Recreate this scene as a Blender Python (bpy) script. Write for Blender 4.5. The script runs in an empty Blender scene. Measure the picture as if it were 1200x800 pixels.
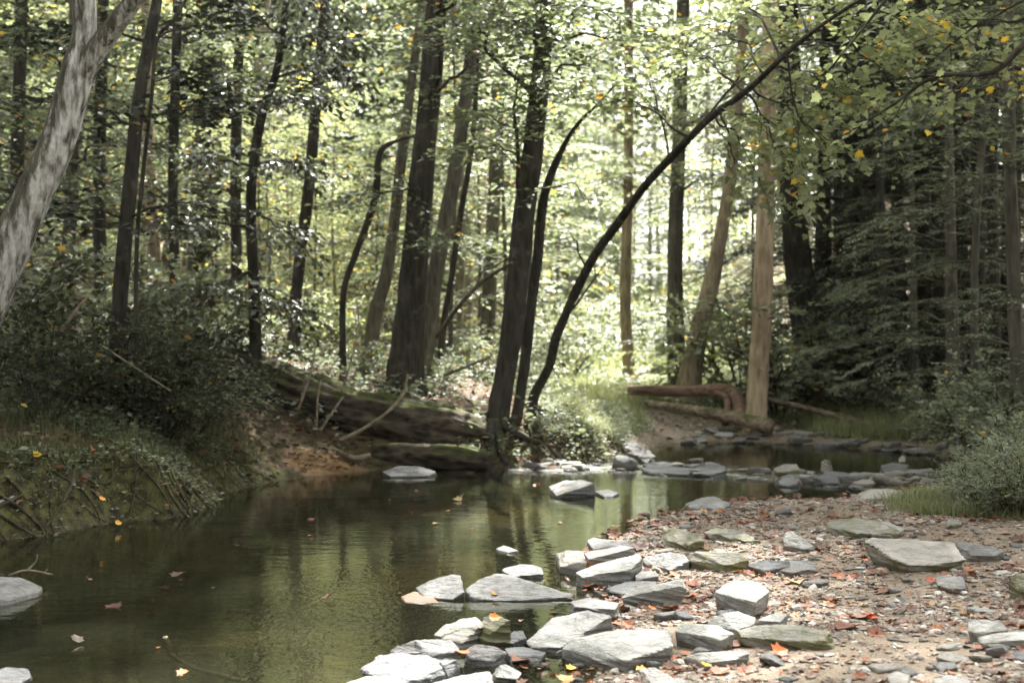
import bpy, bmesh, bisect, math, random
import numpy as np
from mathutils import Vector, Matrix

random.seed(7)
rng = np.random.default_rng(7)
scene = bpy.context.scene
COL = scene.collection
FPX, HCAM, CX, HY = 1666.7, 1.4, 600.0, 400.0   # focal length in photo pixels, eye height over the water
R = math.radians

# ------------------------------------------------------------------ noise
def _hash(ix, iy, iz, seed):
    n = (ix.astype(np.int64) * 374761393 + iy.astype(np.int64) * 668265263 + iz.astype(np.int64) * 2147483647 + seed * 974711) & 0x7fffffff
    n = ((n ^ (n >> 13)) * 1274126177) & 0x7fffffff
    n = ((n ^ (n >> 16)) * 668265261) & 0x7fffffff
    return ((n ^ (n >> 15)) & 0xffff) / 65535.0

def vnoise(x, y, z=None, seed=0):
    x = np.asarray(x, float); y = np.asarray(y, float)
    z = np.zeros_like(x) if z is None else np.asarray(z, float)
    ix, iy, iz = np.floor(x), np.floor(y), np.floor(z)
    fx, fy, fz = x - ix, y - iy, z - iz
    fx, fy, fz = fx*fx*(3-2*fx), fy*fy*(3-2*fy), fz*fz*(3-2*fz)
    def h(a, b, c): return _hash(ix + a, iy + b, iz + c, seed)
    x00 = h(0,0,0)*(1-fx) + h(1,0,0)*fx; x10 = h(0,1,0)*(1-fx) + h(1,1,0)*fx
    x01 = h(0,0,1)*(1-fx) + h(1,0,1)*fx; x11 = h(0,1,1)*(1-fx) + h(1,1,1)*fx
    y0 = x00*(1-fy) + x10*fy; y1 = x01*(1-fy) + x11*fy
    return (y0*(1-fz) + y1*fz) * 2 - 1

def fbm(x, y, z=None, seed=0, octv=4):
    x = np.asarray(x, float); y = np.asarray(y, float)
    z = np.zeros_like(x) if z is None else np.asarray(z, float)
    t = 0; a = 1.0; s = 0
    for k in range(octv):
        t = t + a * vnoise(x, y, z, seed + k*17); s += a
        x, y, z, a = x*2.03 + 3.1, y*2.03 + 1.7, z*2.03 + 5.3, a*0.5
    return t / s

def smooth(a, b, x):
    t = np.clip((x - a) / (b - a), 0, 1); return t*t*(3 - 2*t)

# ------------------------------------------------------------------ objects
def new_obj(name, me, mat=None, parent=None):
    o = bpy.data.objects.new(name, me); COL.objects.link(o)
    if mat is not None and me is not None and len(me.materials) == 0: me.materials.append(mat)
    if parent is not None: o.parent = parent
    return o

def tag(o, label=None, cat=None, group=None, kind=None):
    if label: o['label'] = label
    if cat: o['category'] = cat
    if group: o['group'] = group
    if kind: o['kind'] = kind
    return o

def thing(name, label, cat, loc=(0,0,0), group=None):
    o = bpy.data.objects.new(name, None); COL.objects.link(o); o.location = loc
    o.empty_display_size = 0.2
    return tag(o, label, cat, group)

def copy_tree(o, parent=None):
    c = o.copy(); COL.objects.link(c)
    if parent is not None: c.parent = parent
    for ch in o.children: copy_tree(ch, c)
    return c

def mesh_from(name, verts, faces, attrs=None, smooth_shade=True):
    """faces: list of int arrays, each (n,k)"""
    me = bpy.data.meshes.new(name)
    verts = np.asarray(verts, np.float32)
    faces = [np.asarray(f, np.int32) for f in faces if len(f)]
    nl = sum(f.size for f in faces); nf = sum(len(f) for f in faces)
    me.vertices.add(len(verts)); me.vertices.foreach_set('co', verts.ravel())
    me.loops.add(nl); me.polygons.add(nf)
    me.loops.foreach_set('vertex_index', np.concatenate([f.ravel() for f in faces]))
    tot = np.concatenate([np.full(len(f), f.shape[1], np.int32) for f in faces])
    st = np.concatenate([[0], np.cumsum(tot)[:-1]]).astype(np.int32)
    me.polygons.foreach_set('loop_start', st)
    try: me.polygons.foreach_set('loop_total', tot)
    except Exception: pass
    me.update(calc_edges=True)
    me.polygons.foreach_set('use_smooth', np.full(nf, bool(smooth_shade)))
    for k, v in (attrs or {}).items():
        a = me.attributes.new(k, 'FLOAT', 'POINT'); a.data.foreach_set('value', np.asarray(v, np.float32))
    me.validate()
    return me

class MB:
    """collects vertex / face arrays for one mesh"""
    def __init__(s): s.v = []; s.f = {}; s.a = []; s.n = 0
    def add(s, v, f, tint=None):
        v = np.asarray(v, float).reshape(-1, 3)
        for ff in (f if isinstance(f, list) else [f]):
            ff = np.asarray(ff, np.int64)
            if len(ff): s.f.setdefault(ff.shape[1], []).append(ff + s.n)
        s.v.append(v); s.n += len(v)
        s.a.append(np.full(len(v), 0.5) if tint is None else (np.full(len(v), float(tint)) if np.isscalar(tint) else np.asarray(tint, float)))
    def mesh(s, name, smooth_shade=True, origin=None):
        v = np.concatenate(s.v)
        if origin is not None: v = v - np.asarray(origin)
        return mesh_from(name, v, [np.concatenate(x) for x in s.f.values()], {'tint': np.concatenate(s.a)}, smooth_shade)

def catmull(pts, n_per):
    """resample rows of pts (any width) with a Catmull-Rom spline"""
    p = np.asarray(pts, float)
    if len(p) < 3:
        t = np.linspace(0, 1, n_per*(len(p)-1)+1)[:, None]; return p[0]*(1-t) + p[-1]*t
    q = np.vstack([2*p[0]-p[1], p, 2*p[-1]-p[-2]]); out = []
    for i in range(1, len(q)-2):
        t = np.linspace(0, 1, n_per, endpoint=False)[:, None]
        a, b, c, d = q[i-1], q[i], q[i+1], q[i+2]
        out.append(0.5*((2*b) + (c-a)*t + (2*a-5*b+4*c-d)*t*t + (3*b-a-3*c+d)*t**3))
    out.append(p[-1:]); return np.vstack(out)

def tube(mb, pts, rad, sides=8, rough=0.0, seed=0, cap=True, freq=5.0, tint=0.5, zf=4.0):
    p = np.asarray(pts, float); rad = np.asarray(rad, float); n = len(p)
    tan = np.gradient(p, axis=0); tan /= np.linalg.norm(tan, axis=1)[:, None] + 1e-9
    ref = np.array([0, 0, 1.0]) if abs(tan[0][2]) < 0.9 else np.array([1.0, 0, 0])
    u = np.cross(ref, tan[0]); u /= np.linalg.norm(u); U = [u]
    for i in range(1, n):
        u = u - tan[i]*np.dot(u, tan[i]); u /= np.linalg.norm(u) + 1e-9; U.append(u)
    U = np.array(U); V = np.cross(tan, U)
    th = np.linspace(0, 2*np.pi, sides, endpoint=False)
    c, s = np.cos(th), np.sin(th)
    rr = np.repeat(rad[:, None], sides, 1)
    if rough > 0:
        L = np.concatenate([[0], np.cumsum(np.linalg.norm(np.diff(p, axis=0), axis=1))])
        X = np.tile(c*freq, (n, 1)); Y = np.tile(s*freq, (n, 1)); Z = np.repeat(L[:, None]*zf, sides, 1)
        rr = rr*(1 + rough*fbm(X, Y, Z, seed, 3) + rough*0.8*vnoise(X*0.3, Y*0.3, Z*0.35, seed+5))
    v = p[:, None, :] + rr[:, :, None]*(c[None, :, None]*U[:, None, :] + s[None, :, None]*V[:, None, :])
    i = np.arange(n-1)[:, None]*sides; j = np.arange(sides)[None, :]; j2 = (j+1) % sides
    f = np.stack([i+j, i+j2, i+sides+j2, i+sides+j], -1).reshape(-1, 4)
    v = v.reshape(-1, 3); fs = [f]
    if cap:
        k = len(v); v = np.vstack([v, p[0], p[-1]])
        j = np.arange(sides); j2 = (j+1) % sides
        fs.append(np.stack([np.full(sides, k), j2, j], -1))
        fs.append(np.stack([np.full(sides, k+1), (n-1)*sides + j, (n-1)*sides + j2], -1))
    mb.add(v, fs, tint)

def PX(px, py, Y):
    """the point at depth Y seen at photo pixel (px, py)"""
    return np.array([(px-CX)/FPX*Y, Y, HCAM-(py-HY)/FPX*Y])

# ------------------------------------------------------------------ leaves
# template leaves: local x = along the midrib, y = across, z = up
LEAF_OVAL = (np.array([[0,0,0],[.35,.27,.05],[.72,.19,.04],[1,0,-.06],[.35,-.27,.05],[.72,-.19,.04],[.5,0,0]]),
             np.array([[0,6,1],[1,6,2],[2,6,3],[0,4,6],[4,5,6],[5,3,6]]))
LEAF_SIMPLE = (np.array([[0,0,0],[.5,.28,.06],[1,0,-.05],[.5,-.28,.06]]), np.array([[0,2,1],[0,3,2]]))
LEAF_MAPLE = (np.array([[0,0,0],[.10,.20,0],[.14,.42,.05],[.36,.33,.03],[.56,.46,.08],[.66,.25,.02],[1,0,-.08],
                        [.66,-.25,.02],[.56,-.46,.08],[.36,-.33,.03],[.14,-.42,.05],[.10,-.20,0],[.4,0,-.02]]),
              np.array([[12,i,i+1][::-1] for i in range(0,11)] + [[12,11,0][::-1]]))
LEAF_NEEDLE = (np.array([[0,0,0],[.5,.13,.02],[1,0,-.06],[.5,-.13,.02]]), np.array([[0,2,1],[0,3,2]]))

def put_leaves(mb, pos, d, up, size, tint, shape=LEAF_SIMPLE):
    """vectorised: one leaf per row"""
    pos = np.asarray(pos); d = d/ (np.linalg.norm(d, axis=1)[:, None] + 1e-9)
    up = up - d*np.sum(up*d, 1)[:, None]; up /= np.linalg.norm(up, axis=1)[:, None] + 1e-9
    w = np.cross(up, d); T, F = shape; k = len(T); n = len(pos)
    sz = np.asarray(size)[:, None, None]
    v = pos[:, None, :] + sz*(T[None, :, 0:1]*d[:, None, :] + T[None, :, 1:2]*w[:, None, :] + T[None, :, 2:3]*up[:, None, :])
    f = (F[None] + (np.arange(n)*k)[:, None, None]).reshape(-1, F.shape[1])
    mb.add(v.reshape(-1, 3), f, np.repeat(tint, k))

class Leaves:
    """twigs collected in lists, turned into leaves in one go"""
    def __init__(s, size=.09, shape=LEAF_SIMPLE, tilt=.45, tint=.4, tint_sd=.12, yellow=.01, gap=.055, hang=0.0):
        s.size, s.shape, s.tilt, s.tint, s.sd, s.yellow, s.gap, s.hang = size, shape, tilt, tint, tint_sd, yellow, gap, hang
        s.o = []; s.d = []; s.L = []; s.t = []
    def twig(s, o, d, L, dt=0.0):
        s.o.append(o); s.d.append(d); s.L.append(L); s.t.append(dt)
    def build(s, mb):
        if not s.o: return
        o = np.array(s.o); d = np.array(s.d); L = np.array(s.L); t = np.array(s.t)
        n = np.maximum(2, (L/s.gap).astype(int))
        idx = np.repeat(np.arange(len(o)), n)
        k = np.concatenate([np.arange(m) for m in n]); N = len(idx)
        f = (k + .6)/n[idx]
        dd = d[idx]/np.linalg.norm(d[idx], axis=1)[:, None]
        p = o[idx] + dd*(L[idx]*f)[:, None]; p[:, 2] -= 0.25*L[idx]*f*f
        side = np.cross(np.array([0, 0, 1.0]), dd); side /= np.linalg.norm(side, axis=1)[:, None] + 1e-6
        sg = np.where(k % 2 == 0, 1.0, -1.0)[:, None]
        a = rng.uniform(.5, 1.15, N)[:, None]
        ld = dd*np.cos(a) + side*sg*np.sin(a) + rng.normal(0, .15, (N, 3)); ld[:, 2] -= .12 + s.hang
        up = np.array([0, 0, 1.0]) + rng.normal(0, s.tilt, (N, 3))
        tint = np.clip(s.tint + t[idx] + rng.normal(0, s.sd, N), 0, .84)
        y = rng.random(N) < s.yellow*(1 + 6*(vnoise(p[:, 0]*.9, p[:, 1]*.9, p[:, 2]*.9, 91) > .45))
        tint[y] = rng.uniform(.88, 1.0, y.sum())
        put_leaves(mb, p, ld, up, s.size*rng.uniform(.6, 1.25, N), tint, s.shape)

def limb(wood, lv, a, b, r0, spread=.8, n_sub=8, droop=.08, twigs=4, tw=.4, flat=.25, dt=0.0, sides=6, bare=0.25):
    """a limb from a to b with side branches in a flattish plane; wood -> MB, leaves -> Leaves"""
    a = np.asarray(a, float); b = np.asarray(b, float); L = np.linalg.norm(b-a)
    m = 7; t = np.linspace(0, 1, m)[:, None]
    p = a*(1-t) + b*t; p[:, 2] += (np.sin(t[:, 0]*np.pi))*droop*L
    p[1:-1] += rng.normal(0, .022*L, (m-2, 3))
    p = catmull(p, 3); n = len(p)
    if wood is not None: tube(wood, p, np.linspace(r0, max(.004, r0*.15), n), sides)
    for k in range(n_sub):
        f = bare + (1-bare)*(k+.5)/n_sub; i = min(n-2, int(f*(n-1)))
        o = p[i]; d = p[i+1]-p[i]; d /= np.linalg.norm(d)
        sg = 1 if k % 2 else -1; ang = sg*rng.uniform(.5, 1.2)
        ca, sa = math.cos(ang), math.sin(ang)
        e = np.array([d[0]*ca - d[1]*sa, d[0]*sa + d[1]*ca, d[2]*.6 + rng.normal(0, flat)]); e /= np.linalg.norm(e)
        l = spread*rng.uniform(.55, 1.1)*(1.15 - .6*f)
        ddt = dt + rng.normal(0, .07)
        q = np.array([o, o + e*l*.5 + rng.normal(0, .03*l, 3), o + e*l]); q[2, 2] -= .12*l
        q = catmull(q, 3)
        if wood is not None: tube(wood, q, np.linspace(max(.005, r0*.35*(1-.5*f)), .003, len(q)), 4, cap=False)
        if lv is None: continue
        for j in range(twigs):
            g = .25 + .75*(j+.5)/twigs; ii = min(len(q)-2, int(g*(len(q)-1)))
            s2 = 1 if j % 2 else -1; an = s2*rng.uniform(.45, 1.1); c2, s2_ = math.cos(an), math.sin(an)
            h = np.array([e[0]*c2 - e[1]*s2_, e[0]*s2_ + e[1]*c2, e[2]*.5 + rng.normal(0, flat*.8)])
            lv.twig(q[ii], h, tw*rng.uniform(.6, 1.2), ddt)
        lv.twig(q[-2], e, tw, ddt)
    if lv is not None: lv.twig(p[-2], p[-1]-p[-2], tw, dt)
    return p

# ------------------------------------------------------------------ materials
def mat(name):
    m = bpy.data.materials.new(name); m.use_nodes = True
    nt = m.node_tree; nt.nodes.clear()
    out = nt.nodes.new('ShaderNodeOutputMaterial')
    return m, nt, out

class NT:
    def __init__(s, nt): s.nt = nt
    def n(s, t, **kw):
        x = s.nt.nodes.new('ShaderNode'+t)
        for k, v in kw.items():
            if k.startswith('i_'):
                key = k[2:]; key = int(key) if key.isdigit() else key.replace('_', ' ')
                if hasattr(v, 'is_output') or isinstance(v, bpy.types.NodeSocket): s.nt.links.new(v, x.inputs[key])
                else: x.inputs[key].default_value = v
            else: setattr(x, k, v)
        return x
    def attr(s, name): return s.n('Attribute', attribute_name=name).outputs['Fac']
    def noise(s, vec, scale, detail=4, rough=.55, dist=0):
        x = s.n('TexNoise'); s.nt.links.new(vec, x.inputs['Vector'])
        x.inputs['Scale'].default_value = scale; x.inputs['Detail'].default_value = detail
        x.inputs['Roughness'].default_value = rough; x.inputs['Distortion'].default_value = dist
        return x.outputs['Fac']
    def voro(s, vec, scale, out='Distance', feature='F1'):
        x = s.n('TexVoronoi', feature=feature); s.nt.links.new(vec, x.inputs['Vector']); x.inputs['Scale'].default_value = scale
        return x.outputs[out]
    def scale(s, vec, xyz):
        x = s.n('Mapping'); s.nt.links.new(vec, x.inputs['Vector']); x.inputs['Scale'].default_value = xyz; return x.outputs[0]
    def ramp(s, fac, stops, interp='LINEAR'):
        x = s.n('ValToRGB'); s.nt.links.new(fac, x.inputs[0]); r = x.color_ramp; r.interpolation = interp
        while len(r.elements) < len(stops): r.elements.new(.5)
        for e, (p, c) in zip(r.elements, stops):
            e.position = p; e.color = (c, c, c, 1) if np.isscalar(c) else (*c, 1)
        return x.outputs[0]
    def mix(s, fac, a, b, bt='MIX'):
        x = s.n('Mix', data_type='RGBA', blend_type=bt)
        for i, v in ((0, fac), (6, a), (7, b)):
            if isinstance(v, bpy.types.NodeSocket): s.nt.links.new(v, x.inputs[i])
            elif i == 0: x.inputs[0].default_value = v
            else: x.inputs[i].default_value = (*v, 1)
        return x.outputs[2]
    def math(s, op, a, b=None, clamp=False):
        x = s.n('Math', operation=op); x.use_clamp = clamp
        for i, v in ((0, a), (1, b)):
            if v is None: continue
            if isinstance(v, bpy.types.NodeSocket): s.nt.links.new(v, x.inputs[i])
            else: x.inputs[i].default_value = v
        return x.outputs[0]
    def mr(s, v, a, b, c=0., d=1.):
        x = s.n('MapRange'); s.nt.links.new(v, x.inputs[0])
        for i, q in zip((1, 2, 3, 4), (a, b, c, d)): x.inputs[i].default_value = q
        return x.outputs[0]
    def bump(s, h, strength=.5, dist=.01, normal=None):
        x = s.n('Bump'); s.nt.links.new(h, x.inputs['Height'])
        x.inputs['Strength'].default_value = strength; x.inputs['Distance'].default_value = dist
        if normal is not None: s.nt.links.new(normal, x.inputs['Normal'])
        return x.outputs[0]
    def bsdf(s, color, rough=.8, spec=.3, normal=None):
        x = s.n('BsdfPrincipled')
        for k, v in (('Base Color', color), ('Roughness', rough), ('Specular IOR Level', spec), ('Normal', normal)):
            if v is None: continue
            if isinstance(v, bpy.types.NodeSocket): s.nt.links.new(v, x.inputs[k])
            elif k == 'Base Color': x.inputs[k].default_value = (*v, 1)
            else: x.inputs[k].default_value = v
        return x.outputs[0]
    def link(s, a, b): s.nt.links.new(a, b)

def leaf_mat(name, stops, transl=.45, rough=.5, spec=.35, tcol=(1.13, 1.18, .90)):
    m, nt, out = mat(name); N = NT(nt)
    c = N.ramp(N.attr('tint'), stops)
    b = N.bsdf(c, rough, spec)
    tc = N.mix(1.0, c, tcol, 'MULTIPLY')
    t = N.n('BsdfTranslucent'); N.link(tc, t.inputs['Color'])
    mx = N.n('MixShader'); mx.inputs[0].default_value = transl
    N.link(b, mx.inputs[1]); N.link(t.outputs[0], mx.inputs[2]); N.link(mx.outputs[0], out.inputs[0])
    return m

GREEN = [(0, (.027, .035, .020)), (.3, (.075, .090, .052)), (.6, (.140, .160, .094)), (.84, (.225, .245, .145)),
         (.88, (.42, .30, .05)), (.94, (.55, .33, .03)), (1, (.42, .14, .02))]
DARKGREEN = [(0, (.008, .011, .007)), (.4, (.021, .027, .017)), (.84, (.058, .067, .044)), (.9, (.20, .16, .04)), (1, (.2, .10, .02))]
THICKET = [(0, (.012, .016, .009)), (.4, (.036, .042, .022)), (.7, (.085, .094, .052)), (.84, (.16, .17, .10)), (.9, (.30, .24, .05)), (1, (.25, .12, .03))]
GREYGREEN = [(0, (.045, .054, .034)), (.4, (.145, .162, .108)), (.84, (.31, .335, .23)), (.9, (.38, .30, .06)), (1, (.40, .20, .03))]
YELLOWGREEN = [(0, (.06, .07, .03)), (.4, (.185, .205, .115)), (.84, (.345, .36, .205)), (.87, (.55, .42, .07)), (.96, (.62, .38, .04)), (1, (.45, .17, .03))]
M = {}
M['leaf'] = leaf_mat('leaf_green', GREEN, .5)
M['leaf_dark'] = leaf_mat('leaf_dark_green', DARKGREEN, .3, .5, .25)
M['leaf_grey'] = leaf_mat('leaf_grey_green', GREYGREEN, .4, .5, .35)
M['leaf_yellow'] = leaf_mat('leaf_yellow_green', YELLOWGREEN, .55)
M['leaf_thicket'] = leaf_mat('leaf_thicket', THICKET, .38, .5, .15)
M['leaf_gloss'] = leaf_mat('leaf_glossy', THICKET, .2, .22, .9)
M['grass'] = leaf_mat('grass_blades', [(0, (.05, .06, .02)), (.5, (.14, .155, .075)), (.84, (.23, .24, .125)), (1, (.30, .25, .10))], .4, .6, .2)
M['litter'] = leaf_mat('fallen_leaf_litter', [(0, (.045, .026, .016)), (.35, (.11, .052, .03)), (.6, (.21, .072, .036)), (.8, (.29, .105, .04)), (.92, (.33, .18, .055)), (1, (.36, .27, .14))], .15, .6, .25)
M['leaf_fallen'] = leaf_mat('fallen_leaf_bright', [(0, (.45, .06, .03)), (.35, (.55, .14, .04)), (.7, (.62, .30, .03)), (1, (.62, .45, .05))], .2, .5, .3)

def bark_mat(name, c0, c1, moss=0.0, lichen=None, scale=14.0, deep=.5, stretch=(1, 1, .22)):
    m, nt, out = mat(name); N = NT(nt)
    tc = N.n('TexCoord').outputs['Object']
    st = N.scale(tc, stretch)
    n1 = N.noise(st, scale, 5, .6, .6); n2 = N.noise(tc, 2.3, 3, .55); v = N.voro(st, scale*1.3)
    h = N.math('ADD', N.math('MULTIPLY', n1, .7), N.math('MULTIPLY', v, .6))
    col = N.mix(N.mr(h, .3, .85), c0, c1)
    col = N.mix(N.mr(n2, .4, .7, 0, .55), col, tuple(x*.6 for x in c0))
    if moss > 0:
        geo = N.n('NewGeometry'); sep = N.n('SeparateXYZ'); N.link(geo.outputs['Normal'], sep.inputs[0])
        f = N.math('MULTIPLY', N.mr(N.math('ADD', N.noise(tc, 4., 4), N.math('MULTIPLY', sep.outputs[2], .32)), .70-moss*.12, .82-moss*.1), .85)
        col = N.mix(f, col, N.mix(N.noise(tc, 25, 2), (.035, .045, .012), (.09, .10, .03)))
    if lichen is not None:
        geo = N.n('NewGeometry'); dp = N.n('VectorMath', operation='DOT_PRODUCT'); N.link(geo.outputs['Normal'], dp.inputs[0]); dp.inputs[1].default_value = lichen
        f = N.mr(N.math('ADD', dp.outputs['Value'], N.math('MULTIPLY', N.math('SUBTRACT', N.noise(N.scale(tc, (1, 1, .22)), 17, 6, .7), .5), 3.6)), .12, .72)  # pale lichen, heaviest on the side painted to look lit
        f = N.math('MULTIPLY', f, N.mr(n1, .34, .52))
        col = N.mix(f, col, N.mix(N.noise(tc, 30, 3), (.27, .262, .235), (.58, .57, .525)))
    if lichen is None and stretch[2] < .5: col = N.mix(N.mr(N.noise(tc, 5.5, 5, .7), .56, .66, 0, .45), col, N.mix(n1, tuple(x*1.6 for x in c1), (.15, .155, .12)))
    b = N.bsdf(col, .9, .15, N.bump(h, min(1, deep*1.7), .04))
    N.link(b, out.inputs[0]); return m
M['bark_dark'] = bark_mat('bark_dark', (.018, .016, .012), (.055, .049, .038), .25)
M['bark_mid'] = bark_mat('bark_mid_grey', (.045, .041, .030), (.13, .118, .09), .3)
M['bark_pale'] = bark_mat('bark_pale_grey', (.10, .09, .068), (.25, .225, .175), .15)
M['bark_tan'] = bark_mat('bark_tan', (.12, .095, .062), (.32, .255, .17), .35)
M['bark_pine'] = bark_mat('bark_reddish', (.15, .11, .07), (.46, .36, .24), .35, scale=10, deep=.8)
M['bark_lichen_lit'] = bark_mat('bark_white_lichen_lit', (.035, .032, .022), (.10, .092, .062), .5, lichen=(.62, -.45, .1), scale=13, deep=1.)
M['bark_moss'] = bark_mat('bark_mossy_log', (.016, .013, .010), (.085, .068, .048), .25, scale=11, deep=1., stretch=(.5, 1, 1))
M['log_red'] = bark_mat('weathered_red_log', (.09, .05, .036), (.24, .165, .122), .0, scale=11, deep=.8, stretch=(.12, 1, 1))
M['log_grey'] = bark_mat('weathered_brown_log', (.08, .06, .042), (.27, .21, .15), .2, scale=11, deep=.8, stretch=(.15, 1, 1))
M['twig_pale'] = bark_mat('pale_dead_twig', (.12, .097, .062), (.30, .25, .17), .0, scale=20, deep=.2, stretch=(.6, .6, .6))
M['root'] = bark_mat('root_bark', (.025, .021, .014), (.085, .07, .045), .35, scale=18, stretch=(.6, .6, .6))

def rock_mat(name, c0, c1, moss=0.0, rust=0.0):
    m, nt, out = mat(name); N = NT(nt)
    tc = N.n('TexCoord').outputs['Object']; geo = N.n('NewGeometry')
    sep = N.n('SeparateXYZ'); N.link(geo.outputs['Position'], sep.inputs[0])
    sn = N.n('SeparateXYZ'); N.link(geo.outputs['Normal'], sn.inputs[0])
    n1 = N.noise(tc, 7, 6, .62, .4); n2 = N.noise(tc, 42, 5, .65); lay = N.noise(N.scale(tc, (2.2, 2.2, 34)), 2.0, 4, .6, .3)
    crk = N.mr(N.voro(N.scale(tc, (.7, 1.6, 7)), 4.0, 'Distance', 'DISTANCE_TO_EDGE'), 0, .035)
    crk = N.math('MAXIMUM', crk, N.mr(N.noise(tc, 3, 2), .45, .55))
    n3 = N.noise(tc, 120, 3, .6)
    h = N.math('ADD', N.math('MULTIPLY', n2, .6), N.math('ADD', N.math('MULTIPLY', lay, .7), N.math('MULTIPLY', n1, .5)))
    h = N.math('ADD', N.math('ADD', h, N.math('MULTIPLY', crk, .15)), N.math('MULTIPLY', n3, .12))
    col = N.mix(N.mr(N.math('ADD', N.math('MULTIPLY', n1, .65), N.math('MULTIPLY', n2, .35)), .3, .68), c0, c1)
    col = N.mix(N.mr(lay, .50, .64, 0, .5), col, tuple(x*.5 for x in c0))
    col = N.mix(N.mr(N.noise(tc, 16, 5, .7), .54, .66, 0, .5), col, tuple(x*.62 for x in c0))
    col = N.mix(N.mr(crk, 0, 1, .28, 0), col, tuple(x*.3 for x in c0))
    col = N.mix(N.mr(N.voro(tc, 26), .0, .10, .35, 0), col, tuple(x*.45 for x in c0))
    if rust > 0: col = N.mix(N.mr(N.noise(tc, 4, 3), .62-rust*.3, .70-rust*.2, 0, .8), col, (.30, .15, .075))
    if moss > 0:
        f = N.mr(N.math('ADD', N.noise(tc, 6, 4), N.math('MULTIPLY', N.math('SUBTRACT', .6, sn.outputs[2]), .18)), .66-.36*moss, .80-.3*moss, 0, .85)
        col = N.mix(f, col, N.mix(n2, (.06, .06, .02), (.15, .145, .06)))
    so = N.n('SeparateXYZ'); N.link(tc, so.inputs[0])
    silt = N.mr(N.math('ADD', so.outputs[2], N.math('MULTIPLY', N.math('SUBTRACT', n1, .5), .09)), .055, .095, .75, 0)
    col = N.mix(silt, col, N.mix(n2, (.07, .055, .036), (.17, .14, .10)))   # silt dried on round the foot
    wz = N.math('ADD', sep.outputs[2], N.math('MULTIPLY', N.math('SUBTRACT', n1, .5), .05))
    wet = N.mr(wz, .012, .035, 1, 0)                    # damp band along the waterline
    col = N.mix(N.math('MULTIPLY', wet, .55), col, N.mix(1.0, col, (.30, .28, .22), 'MULTIPLY'))
    rough = N.mr(wet, 0, 1, .72, .35)
    b = N.bsdf(col, rough, .3, N.bump(h, .9, .016))
    N.link(b, out.inputs[0]); return m
M['slate_pale'] = rock_mat('slate_pale', (.15, .148, .132), (.315, .312, .285))
M['slate_grey'] = rock_mat('slate_grey', (.095, .093, .085), (.225, .222, .208))
M['slate_dark'] = rock_mat('slate_dark', (.054, .055, .054), (.145, .147, .142))
M['slate_mossy'] = rock_mat('slate_mossy', (.11, .106, .085), (.24, .23, .19), .75)
M['slate_warm'] = rock_mat('slate_warm', (.17, .158, .13), (.33, .31, .265), .2)
M['slate_rust'] = rock_mat('slate_rust', (.10, .08, .06), (.22, .145, .10), 0, 1.0)
# ------------------------------------------------------------------ terrain
def W(px, py):
    Y = HCAM*FPX/(py-HY); return ((px-CX)/FPX*Y, Y)
SHORE = [(.4, -6), (-3.8, -6), (-3.4, 2), (-3.55, 7)] + [W(*q) for q in [(-25, 636), (60, 626), (130, 612), (200, 607), (245, 594), (262, 578), (330, 562),
    (440, 551), (520, 549), (570, 548), (640, 547), (700, 541), (740, 535), (768, 523), (800, 518), (870, 517), (930, 520), (1000, 525), (1080, 530),
    (1118, 537), (1125, 552), (1100, 570), (1060, 580), (1010, 587), (950, 590), (880, 590), (830, 595), (790, 602), (760, 611), (735, 625), (712, 645),
    (715, 668), (735, 690), (745, 712), (722, 722), (722, 745), (695, 770), (700, 790), (680, 830)]] + [(.25, 3)]
SH = np.array(SHORE)

def sdf_poly(x, y, poly):
    """signed distance: negative inside the polygon"""
    x = np.asarray(x, float); y = np.asarray(y, float)
    d = np.full(x.shape, 1e9); ins = np.zeros(x.shape, bool); n = len(poly)
    for i in range(n):
        ax, ay = poly[i]; bx, by = poly[(i+1) % n]
        ex, ey = bx-ax, by-ay
        t = np.clip(((x-ax)*ex + (y-ay)*ey)/(ex*ex+ey*ey+1e-12), 0, 1)
        d = np.minimum(d, np.hypot(x-ax-t*ex, y-ay-t*ey))
        c = ((ay > y) != (by > y)) & (x < (bx-ax)*(y-ay)/((by-ay) if by != ay else 1e-12) + ax)
        ins ^= c
    return np.where(ins, -d, d)

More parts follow.
